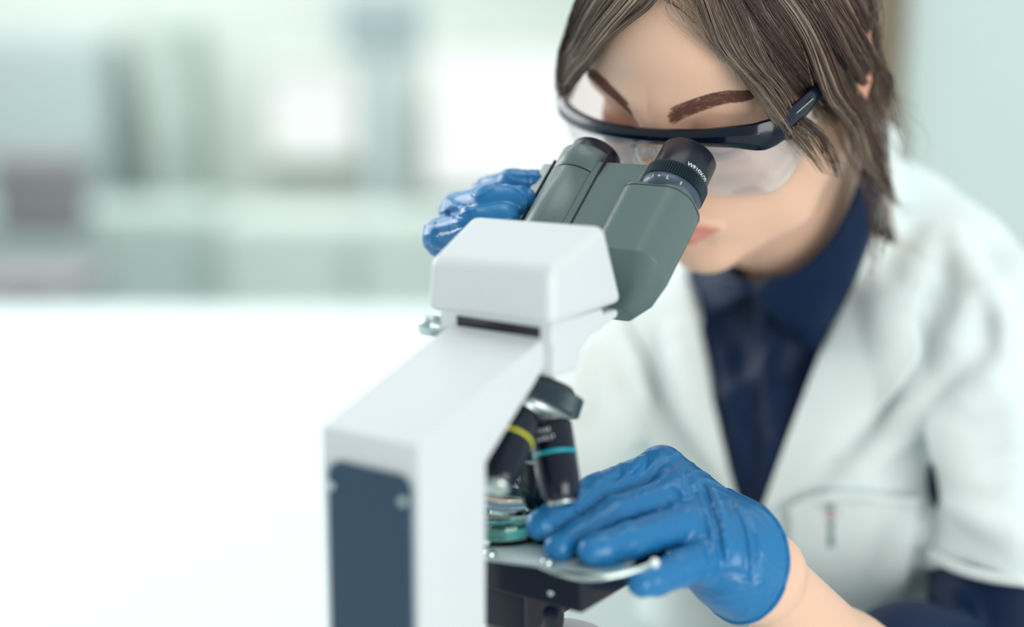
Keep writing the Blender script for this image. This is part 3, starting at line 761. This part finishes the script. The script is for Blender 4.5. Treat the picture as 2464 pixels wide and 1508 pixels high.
for bx_, by_ in ((1836, 706), (1848, 800), (1852, 905)):
    q = hit(shirt_solid, [(bx_, by_)], d0=.9, off=.004)[0]; n_ = grad(shirt_solid, q[None])[0]
    bt = fixn(newmesh('button', *lathe([(0, .0048), (.0014, .0048), (.0018, .0036), (.0012, .0028), (.0012, 0)], q, n_, 24), M_shirt, shirt))
# lapels and pocket lie on the coat
lp = patch('lapel', [(2086, 560), (2036, 705), (1982, 830), (1924, 980), (1872, 1120), (1836, 1220)],
           [(2250, 640), (2205, 760), (2215, 860), (2110, 1000), (1960, 1140), (1842, 1232)], coat_solid, .003, .0022, M_coat, coat, 60, 14, bulge=lambda u, v: .005 * np.sin(v * math.pi * .9) * np.sin(np.clip(u * 1.1, 0, 1) * math.pi), d0=.9)
lp2 = patch('lapel', [(1640, 600), (1658, 680), (1682, 790), (1714, 960), (1740, 1080), (1768, 1206)],
            [(1500, 650), (1515, 780), (1550, 850), (1600, 960), (1690, 1090), (1762, 1212)], coat_solid, .003, .0022, M_coat, coat, 60, 14, bulge=lambda u, v: .005 * np.sin(v * math.pi * .9) * np.sin(np.clip(u * 1.1, 0, 1) * math.pi), d0=.9)
pk = patch('pocket', [(1905, 1215), (1960, 1190), (2060, 1178), (2140, 1192), (2212, 1200)], [(1900, 1500), (1980, 1510), (2060, 1520), (2130, 1500), (2170, 1450)], coat_solid, .002, .0018, M_coat, coat, 40, 20,
           bulge=lambda u, v: .003 * np.sin(v * math.pi) + .003 * (1 - v) ** 3, d0=.9)
patch('pocket_hem', [(1900, 1217), (1960, 1190), (2060, 1178), (2140, 1192), (2214, 1200)], [(1900, 1240), (1960, 1214), (2060, 1202), (2140, 1214), (2212, 1222)], coat_solid, .0042, .002, M_coat, pk, 40, 4, bulge=lambda u, v: .003 + 0 * v, d0=.9)
for (y0, y1, c) in ((1196, 1232, (120, 168, 168)), (1238, 1252, (214, 120, 118)), (1258, 1278, (104, 148, 146)), (1284, 1316, (104, 148, 150))):
    patch('embroidered_mark', [(1994, y0), (2006, y0)], [(1994, y1), (2006, y1)], coat_solid, .0075, .0006, mat('embroidery', srgb(*c), .7), coat, 6, 6, d0=.9)
patch('sleeve_hem', [(2214, 1308), (2300, 1350), (2380, 1372), (2470, 1384)], [(2216, 1334), (2300, 1377), (2380, 1398), (2470, 1410)], coat_base, .003, .003, M_coat, coat, 30, 5, d0=.9)

# --- gloves
def glove(hd, lines, lo, hi, name, label, cuffback, rip):
    jp = np.array([q for pts, _ in hd['fingers'] + hd['palm'] + [hd['thumb']] for q in pts] + [hd['cuff'][0]]); lo = jp.min(0) - .034; hi = jp.max(0) + .034
    c, a, r = hd['cuff']
    a32 = a.astype(np.float32)
    def base(p):
        d = hand(p, hd, 0)
        q = p - c.astype(np.float32); t = q @ a32
        cf = chain(p, [c - a * cuffback, c - a * cuffback * .4, c + a * .001], [r * .86, r * .93, r], .02)
        d = smin(d, cf, .014)
        return smax(d, t, .0006)
    ln = [(hit(base, spline(pl, 9), d0=.7), rr, s) for pl, rr, s in lines]
    def f(p):
        d = base(p)
        for q, rr, s in ln:
            cc = chain(p, q, [rr * .4] + [rr] * 7 + [rr * .4], .001)
            d = smin(d, cc, .0035) if s > 0 else smax(d, -cc, .0035)
        u = p @ a32
        q = (p - c.astype(np.float32)); h1 = q[:, 0] * 210 + q[:, 2] * 160; h2 = q[:, 2] * 330 - q[:, 0] * 60 + q[:, 1] * 120
        wp = 1.6 * np.sin(q[:, 0] * 95 + q[:, 1] * 60) + 1.3 * np.sin(q[:, 2] * 120 - q[:, 0] * 40)
        m = np.clip(np.sin(q[:, 0] * 75 + q[:, 2] * 50 + q[:, 1] * 40) + .1, 0, 1)
        d = d - rip * ((1 - np.abs(np.sin(h2 + 2 * wp))) ** 3 * m + .8 * (1 - np.abs(np.sin(h1 + 2.4 * wp))) ** 4 * (1 - m))
        # rolled rim
        q = p - c.astype(np.float32); t = q @ a32; rad = np.linalg.norm(q - t[:, None] * a32, axis=1)
        return d
    v, qd = surfnet(f, lo, hi, .0011)
    g = newmesh(name, v, qd, M_glove, person); g['label'] = label
    n = 64; h = np.cross(a, (0, 0, 1.)); h /= np.linalg.norm(h); k = np.cross(a, h)
    ang = np.linspace(0, 2 * math.pi, n)
    # rim follows the glove section: march outwards from the axis
    pts = []
    for t in ang:
        dr = h * math.cos(t) + k * math.sin(t); rr = np.linspace(.012, .045, 100)
        dd = ev(base, (c - a * .0012 + dr * rr[:, None]).astype(np.float32)); i = np.argmax(dd > 0)
        pts.append(c - a * .0006 + dr * rr[i])
    tv_, tf_, _ = tubes([np.array(pts)], [.0011], 8)
    newmesh('rolled_cuff', tv_, tf_, M_glove, g)
    return g
M_glove = mat('blue nitrile', srgb(32, 114, 170), .30, spec=.5, sss=0, bump=(55, .5, .0022, (1, .8, 1.4)))
linesL = [([(1648, 1128), (1676, 1200), (1700, 1290), (1708, 1350)], .0010, -1), ([(1690, 1160), (1722, 1240), (1736, 1340), (1728, 1400)], .0009, -1), ([(1706, 1170), (1738, 1250), (1750, 1340)], .0012, 1),
          ([(1762, 1205), (1790, 1270), (1800, 1340), (1796, 1380)], .0008, -1), ([(1775, 1220), (1802, 1280), (1812, 1350)], .0010, 1), ([(1790, 1232), (1812, 1290), (1818, 1350)], .0007, -1),
          ([(1560, 1095), (1545, 1130), (1520, 1150)], .0010, -1), ([(1540, 1100), (1520, 1130)], .0010, 1), ([(1500, 1118), (1490, 1140), (1470, 1150)], .0009, -1),
          ([(1620, 1180), (1640, 1200), (1665, 1195)], .0012, -1), ([(1400, 1180), (1390, 1210), (1395, 1240)], .0006, -1), ([(1700, 1400), (1760, 1380), (1800, 1390)], .0008, -1), ([(1730, 1430), (1790, 1420), (1830, 1400)], .0009, 1)]
linesR = [([(1085, 495), (1110, 500), (1135, 510)], .0008, 1), ([(1080, 512), (1105, 520), (1125, 530)], .0008, -1),
          ([(1045, 560), (1080, 555), (1130, 540)], .0008, -1), ([(1040, 585), (1060, 590), (1080, 600)], .0008, 1), ([(1262, 420), (1270, 440), (1268, 460)], .0006, -1), ]
glove(handL, linesL, P(1200, 1540, .80) - .03, P(1930, 1000, .93) + (0, .06, .03), 'glove', 'blue glove steadying the petri dish', .012, .00055)
glove(handR, linesR, P(1000, 800, .86) - .03, P(1460, 400, .98) + (.0, .06, .03), 'glove', 'blue glove wrapped round the far side of the binocular body', .012, .0011)

# --- eyebrows and lashes
def on_face(x, z, lift=0):
    y = np.full(len(x), .13)
    for _ in range(60):
        y -= np.maximum(head_c(np.stack([x, y, z], -1).astype(np.float32), False), 0) * .8
    return np.stack([x, y + lift, z], -1)
M_brow = mat('brow hair', srgb(132, 90, 78), .6)
for s in (-1, 1):
    n = 1000; t = rng.random(n) ** .85; wv_ = rng.normal(0, 1, n)
    x = s * (.0115 + .0425 * t); zc = .0300 + .0100 * np.sin(np.clip(t, 0, 1) * math.pi * .72) + .001 * t
    z0 = zc + np.clip(wv_, -1.6, 1.6) * (.0024 * (1 - t) + .0011)
    ln = .0052 - .001 * t
    ps = []
    for k in range(5):
        kk = k / 4
        ps.append(on_face(x + s * ln * kk * .85, z0 + ln * kk * (.62 - 1.15 * t), .0003 + .0006 * kk))
    ps = np.stack(ps, 1)
    pw = [h2w(q) for q in ps]
    v_, f_, _ = tubes(pw, [np.array([.00017, .00016, .00013, .0001, .00004])] * n, 3)
    newmesh('eyebrow', v_, f_, M_brow, person)
    n = 60; t = np.linspace(0, 1, n); x = s * (.0195 + .025 * t); z = .0060 - .0028 * np.sin(t * math.pi)
    b0 = on_face(x, z, .0004); dirs = np.stack([s * (.2 + .5 * t), np.full(n, .9), -.35 + 0 * t], -1)
    pw = [h2w(np.stack([b0[i] + dirs[i] * .0075 * k / 4 + np.array([0, 0, .002]) * (k / 4) ** 2 for k in range(5)])) for i in range(n)]
    v_, f_, _ = tubes(pw, [np.array([.0002, .00018, .00014, .0001, .00003])] * n, 3)
    newmesh('eyelashes', v_, f_, mat('lash', (.01, .006, .006, 1), .5), person)

# --- hair
capf = lambda p: smax(smax(head_smooth(p) - .0045, ((w2h(p) @ np.array([0, 1, -1.2], np.float32)) + (-.030 + 1.2 * .070)) / 1.56, .006), (-.045 - w2h(p)[:, 2]), .006)
M_hair = mat('brown hair', srgb(110, 92, 84), .42, spec=.45)
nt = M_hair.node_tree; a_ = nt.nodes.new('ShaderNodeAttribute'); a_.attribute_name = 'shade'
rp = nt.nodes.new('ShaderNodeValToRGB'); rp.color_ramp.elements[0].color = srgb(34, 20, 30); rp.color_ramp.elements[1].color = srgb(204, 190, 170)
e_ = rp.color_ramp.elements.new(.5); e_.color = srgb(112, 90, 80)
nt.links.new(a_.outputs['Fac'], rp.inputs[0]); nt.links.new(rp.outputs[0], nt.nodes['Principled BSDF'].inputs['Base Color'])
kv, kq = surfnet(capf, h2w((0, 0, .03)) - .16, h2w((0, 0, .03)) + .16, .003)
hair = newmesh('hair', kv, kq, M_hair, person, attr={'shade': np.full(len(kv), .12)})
hair['label'] = 'light brown hair'
def lock(A, B, n, lift0, lift1, r=.00020, shade=.5, wob=.0012, spread=.010, tip=(.75, 1.0), name='hair_lock', pinch=0, seg=22, single=.15, extra=0):
    na, ns = 9, 16
    a = spline(A, ns); b = spline(B, ns); s_ = np.linspace(0, 1, na)[:, None, None]
    g = a[None] * (1 - s_) + b[None] * s_
    base = hit(head_smooth, g.reshape(-1, 2), d0=.6, off=.004).reshape(na, ns, 3)
    base[:, :, :] = base
    nrm = grad(head_smooth, base.reshape(-1, 3), .002).reshape(na, ns, 3)
    nc = max(3, n // 22); cc = rng.random(nc)
    ci = rng.integers(0, nc, n); u = cc[ci] + rng.normal(0, .011, n)
    lone = rng.random(n) < single; u[lone] = rng.random(lone.sum()) * 1.06 - .03
    cs = rng.normal(0, .17, nc); paths = []; rad = []; shd = []
    cl = rng.random(nc)
    ph = rng.random((nc, 3)) * 6.3; amp = rng.normal(0, 1, (nc, 3))
    for i in range(n):
        te = rng.uniform(*tip); t = np.linspace(0, te, seg)
        uu = np.clip(u[i] + (spread * (t ** 2) * rng.normal() * 2), -.05, 1.05)
        x = np.clip(uu, 0, 1) * (na - 1); y = t * (ns - 1)
        i0 = np.minimum(x.astype(int), na - 2); j0 = np.minimum(y.astype(int), ns - 2); fx_ = (x - i0)[:, None]; fy_ = (y - j0)[:, None]
        G = lambda M: (M[i0, j0] * (1 - fx_) + M[i0 + 1, j0] * fx_) * (1 - fy_) + (M[i0, j0 + 1] * (1 - fx_) + M[i0 + 1, j0 + 1] * fx_) * fy_
        q = G(base); nn = G(nrm)
        c = ci[i]; lf = lift0 + (lift1 - lift0) * (cl[c] * .6 + rng.random() * .4)
        q = q + nn * (lf * np.sin(np.clip(t * 1.3 + .25, 0, 1) * math.pi / 2) + extra * np.clip((t - .35) / .4, 0, 1) ** 1.5)[:, None]
        wv = sum(amp[c][k] * np.sin(t * (3 + 2 * k) + ph[c][k]) for k in range(3)) * wob
        q = q + wv[:, None] * np.array([.8, 0, .3]) + (rng.normal(0, 1, 3) * wob * .55)[None] * (t[:, None] * 1.2) + rng.normal(0, .00035, 3)[None]
        paths.append(q); rad.append(r * rng.uniform(.7, 1.25) * np.linspace(1, .35, seg) ** .6)
        shd.append(np.clip(shade + cs[c] + rng.normal(0, .10), 0, 1))
    v_, f_, si = tubes(paths, rad, 3)
    return newmesh(name, v_, f_, M_hair, hair, attr={'shade': np.array(shd)[si]})
# dark hair drawn back over the side of the head
lock([(1700, -120), (1760, -20), (1850, 60), (1940, 110), (2040, 150), (2085, 175)], [(1980, -140), (2040, -60), (2075, 0), (2092, 60), (2100, 120), (2104, 180)], 2300, .001, .006, shade=.20, r=.00022)
lock([(1700, -120), (1750, 0), (1815, 90), (1885, 180), (1940, 250), (1985, 310)], [(1900, -120), (1950, -20), (1990, 60), (2025, 120), (2050, 165), (2070, 200)], 2000, .003, .009, shade=.30, r=.00022)
# crown and back: combed from the parting to a low ponytail
def scalp(n, ponytail=False):
    paths = []; rad = []; shd = []; K = 16; segs = []
    nc = n // 14; cy = rng.uniform(-.055, .080, nc); sgn = rng.choice([-1., 1.], nc); cs = rng.normal(0, .12, nc); ml = rng.uniform(0, 1, nc)
    for i in range(n):
        c = rng.integers(0, nc); s_ = sgn[c]; y0 = cy[c] + rng.normal(0, .0022); f_ = (y0 + .055) / .135
        w_ = .055 + .022 * np.clip(f_ * 1.2, 0, 1); zm = .105 - .075 * f_ + rng.normal(0, .002)
        pts = [(s_ * .002, y0, .14), (s_ * .045, y0 * .80 - .006, .118 - .02 * f_), (s_ * w_, y0 * .35 - .020, zm), (s_ * .050, -.075, .030 - .012 * f_), (s_ * .012, -.112, .004)]
        segs.append(spline(pts, K)); shd.append(np.clip(.36 + cs[c] + rng.normal(0, .10), 0, 1)); rad.append(np.full(K, .00024))
    q = np.array(segs).reshape(-1, 3); lift = .0055 + np.repeat(rng.uniform(0, .004, n), K)
    for _ in range(6):
        w_ = h2w(q).astype(np.float32); g_ = grad(head_smooth, w_, .002); d_ = ev(head_smooth, w_) - lift
        w_ = w_ - g_ * d_[:, None]; q = (w_ - HT) @ HM / HS
    q = h2w(q).reshape(n, K, 3)
    v_, f_, si = tubes(list(q), rad, 3)
    newmesh('hair_lock', v_, f_, M_hair, hair, attr={'shade': np.array(shd)[si]})
scalp(3000)
n = 700; K = 16; ps_ = []
for i in range(n):
    a_, r_ = rng.uniform(0, 6.28), rng.random() ** .5
    ox, oy = math.cos(a_) * r_, math.sin(a_) * r_
    te = rng.uniform(.75, 1)
    ct = spline([(0, -.100, .010), (0, -.125, .006), (0, -.142, -.030), (0, -.138, -.080), (0, -.128, -.125)], K) 
    wd_ = np.interp(np.linspace(0, 1, K), [0, .2, .6, 1], [.010, .011, .017, .010])
    q = ct + np.stack([ox * wd_, oy * wd_ * .8, 0 * wd_], -1)
    ps_.append(h2w(q[:max(6, int(K * te))]))
v_, f_, si = tubes(ps_, [.00028] * n, 3)
newmesh('ponytail', v_, f_, M_hair, hair, attr={'shade': np.clip(.36 + rng.normal(0, .14, n), 0, 1)[si]})
tv_, tf_, _ = tubes([np.array([h2w((math.cos(t) * .0125, -.121 + .003 * math.sin(t), .006 + math.sin(t) * .0125)) for t in np.linspace(0, 6.2832, 30)])], [np.full(30, .003)], 8)
newmesh('hair_tie', tv_, tf_, M_black, hair)
# front locks framing the face
lock([(1664, -50), (1692, 30), (1720, 105), (1762, 152), (1790, 209), (1826, 270), (1858, 318), (1908, 385)], [(1745, -60), (1788, 20), (1822, 100), (1856, 180), (1888, 250), (1910, 300), (1930, 345), (1945, 395)], 950, .005, .010, shade=.54, wob=.0006, extra=.015, tip=(.5, 1.0), spread=.012)
lock([(1800, -60), (1866, 20), (1910, 100), (1945, 190), (1965, 250), (1995, 310), (2040, 390), (2082, 460)], [(1900, -70), (1965, 20), (2005, 100), (2035, 170), (2050, 240), (2062, 310), (2078, 400), (2096, 480)], 900, .005, .011, shade=.40, wob=.0009, extra=.010, tip=(.35, .98), spread=.02)
lock([(1810, -60), (1866, 20), (1905, 90), (1930, 170), (1945, 240), (1970, 300), (2020, 380), (2072, 455)], [(1850, -70), (1915, 20), (1955, 100), (1978, 180), (1995, 250), (2015, 310), (2055, 390), (2086, 470)], 380, .010, .016, shade=.62, wob=.0010, extra=.010, tip=(.4, 1.0), spread=.016)
lock([(1930, 240), (1970, 320), (2015, 400), (2050, 480), (2062, 560), (2050, 650)], [(2040, 240), (2062, 320), (2080, 400), (2080, 480), (2072, 560), (2055, 680)], 60, .010, .018, shade=.45, wob=.003, single=.9)
lock([(2040, -40), (2070, 60), (2090, 150), (2105, 230), (2130, 300)], [(2060, -40), (2092, 60), (2120, 150), (2145, 230), (2175, 320)], 50, .002, .008, shade=.6, wob=.004, single=1, r=.00014)
lock([(2070, 170), (2090, 250), (2120, 330), (2125, 420)], [(2095, 150), (2130, 230), (2165, 310), (2190, 380)], 40, .002, .010, shade=.6, wob=.004, single=1, r=.00013)
lock([(1590, -60), (1600, 0), (1625, 30), (1680, 80), (1735, 140)], [(1665, -60), (1690, 10), (1730, 80), (1765, 150), (1790, 200)], 100, .002, .006, shade=.6, wob=.002, single=1, r=.00012)
lock([(1900, -60), (1950, 40), (1990, 120), (2020, 180), (2040, 240), (2050, 300)], [(1990, -60), (2035, 40), (2065, 110), (2085, 160), (2092, 210), (2088, 270)], 420, .010, .015, shade=.30, wob=.0012, extra=.002, tip=(.6, 1.0))
# far side
lock([(1615, -60), (1575, 12), (1520, 58), (1470, 104), (1432, 158), (1402, 196), (1386, 214)], [(1440, -80), (1406, 0), (1392, 60), (1382, 110), (1374, 150), (1370, 190), (1374, 214)], 2300, .003, .009, shade=.42, wob=.0007, tip=(.75, 1.05))
lock([(1600, -60), (1550, 10), (1500, 70), (1450, 130), (1412, 180), (1390, 205)], [(1500, -80), (1460, 0), (1430, 60), (1404, 120), (1386, 170), (1376, 205)], 500, .008, .012, shade=.62, wob=.0008, tip=(.7, 1.0))

# --- safety glasses, worn, a thing of their own
gl = tag(empty('safety_glasses', h2w((0, .10, .02))), 'clear safety glasses with black brow bar worn over the downcast eyes', 'safety glasses')
fpts = [(-.074, .0, .024), (-.079, .040, .020), (-.0785, .060, .017), (-.0745, .074, .0160), (-.062, .086, .0165), (-.036, .0965, .0200), (0, .1015, .0245), (.034, .0985, .0272), (.054, .0925, .0270), (.0665, .0850, .0245), (.0735, .072, .0240), (.0770, .045, .0236), (.0775, .030, .0236)]
hh = [.0035, .0050, .0080, .0090, .0058, .0046, .0042, .0046, .0062, .0084, .0078, .0056, .0048]
hd = [.0016, .0018, .0024, .0034, .0042, .0042, .0040, .0042, .0042, .0036, .0028, .0022, .0020]
def sweep(pts, hh, hd, n, ch=.35):
    c = spline(pts, n); H = np.interp(np.linspace(0, len(pts) - 1, n), range(len(pts)), hh); D = np.interp(np.linspace(0, len(pts) - 1, n), range(len(pts)), hd)
    t = np.gradient(c, axis=0); t /= np.linalg.norm(t, axis=1, keepdims=True)
    up = np.array([0, -.25, 1.]); up /= np.linalg.norm(up)
    o = np.cross(up, t); o /= np.linalg.norm(o, axis=1, keepdims=True); u2 = np.cross(t, o)
    sec8 = [(1, ch), (ch, 1), (-ch, 1), (-1, ch), (-1, -ch), (-ch, -1), (ch, -1), (1, -ch)]
    v = [h2w(c[i] + o[i] * a * D[i] + u2[i] * b * H[i]) for i in range(n) for a, b in sec8]
    f = [(i * 8 + k, i * 8 + (k + 1) % 8, (i + 1) * 8 + (k + 1) % 8, (i + 1) * 8 + k) for i in range(n - 1) for k in range(8)]
    f += [tuple(range(8)), tuple((n - 1) * 8 + k for k in range(8))]
    return v, f
fr = bev(fixn(newmesh('brow_bar', *sweep(fpts, hh, hd, 90), M_blackgloss, gl)), .0006, 2, 25)
M_temple = mat('smoke grey clear plastic', srgb(120, 140, 160), .2, trans=.5)
for pts in ([(.0775, .030, .0236), (.0785, .012, .0225), (.0770, -.010, .0200), (.0720, -.030, .012)], [(-.074, .0, .024), (-.076, -.012, .022), (-.072, -.03, .012)]):
    fixn(newmesh('temple', *sweep(pts, [.0040, .0036, .0030, .0026][:len(pts)], [.0015] * len(pts), 30), M_temple, gl))
hin = [h2w(q) for q in ((.0700, .0835, .0275), (.0760, .0690, .0268), (.0795, .050, .0260))]
tv_, tf_, _ = tubes([spline(hin, 12)], [np.full(12, .00045)], 6); newmesh('hinge_line', tv_, tf_, M_silversoft, fr)
# lens: one curved clear shield below the bar
M_lens = bpy.data.materials.new('polycarbonate with painted haze'); M_lens.use_nodes = True
nt = M_lens.node_tree; nt.nodes.clear()
out = nt.nodes.new('ShaderNodeOutputMaterial'); tr = nt.nodes.new('ShaderNodeBsdfTransparent'); tr.inputs[0].default_value = (.985, .99, .995, 1)
gs = nt.nodes.new('ShaderNodeBsdfGlossy'); gs.inputs['Roughness'].default_value = .06
df = nt.nodes.new('ShaderNodeBsdfDiffuse'); df.inputs[0].default_value = (.93, .96, 1, 1)  # white diffuse mixed in to imitate the bright room's reflected haze
lw = nt.nodes.new('ShaderNodeLayerWeight'); lw.inputs[0].default_value = .5
pw_ = nt.nodes.new('ShaderNodeMath'); pw_.operation = 'POWER'; pw_.inputs[1].default_value = 3.0; nt.links.new(lw.outputs['Facing'], pw_.inputs[0])
fz = nt.nodes.new('ShaderNodeMath'); fz.operation = 'MULTIPLY_ADD'; fz.inputs[1].default_value = .45; fz.inputs[2].default_value = .05; nt.links.new(pw_.outputs[0], fz.inputs[0])
x1 = nt.nodes.new('ShaderNodeMixShader'); x2 = nt.nodes.new('ShaderNodeMixShader'); x2.inputs[0].default_value = .17
nt.links.new(fz.outputs[0], x1.inputs[0]); nt.links.new(tr.outputs[0], x1.inputs[1]); nt.links.new(gs.outputs[0], x1.inputs[2])
nt.links.new(x1.outputs[0], x2.inputs[1]); nt.links.new(df.outputs[0], x2.inputs[2]); nt.links.new(x2.outputs[0], out.inputs[0])
nu, nv = 80, 24
top = spline(fpts[1:12], nu); us = np.linspace(-1, 1, nu)
v = []
for j in range(nv):
    s_ = j / (nv - 1)
    for i in range(nu):
        x = top[i, 0]; depth = .049 * (1 - .55 * abs(us[i]) ** 4)
        nose_ = math.exp(-(x / .013) ** 2); 
        drop = s_ * depth * (1 - .52 * nose_)
        y = top[i, 1] - .010 * s_ ** 2 + .004 * math.sin(s_ * math.pi)
        v.append(h2w((x * (1 - .06 * s_ ** 2), y, top[i, 2] - .002 - drop)))
idx = np.arange(nu * nv).reshape(nv, nu)
ls = newmesh('lens', v, np.stack([idx[:-1, :-1], idx[1:, :-1], idx[1:, 1:], idx[:-1, 1:]], -1).reshape(-1, 4), M_lens, gl)
so = ls.modifiers.new('thickness', 'SOLIDIFY'); so.thickness = .0018
for s_ in (-1, 1):
    pts = [h2w(q) for q in ((s_ * .0065, .1035, .017), (s_ * .0085, .1020, .010), (s_ * .0110, .0985, .002), (s_ * .0125, .095, -.004))]
    tv_, tf_, _ = tubes([spline(pts, 16)], [np.full(16, .0019)], 8); newmesh('nose_pad', tv_, tf_, M_glass, gl)
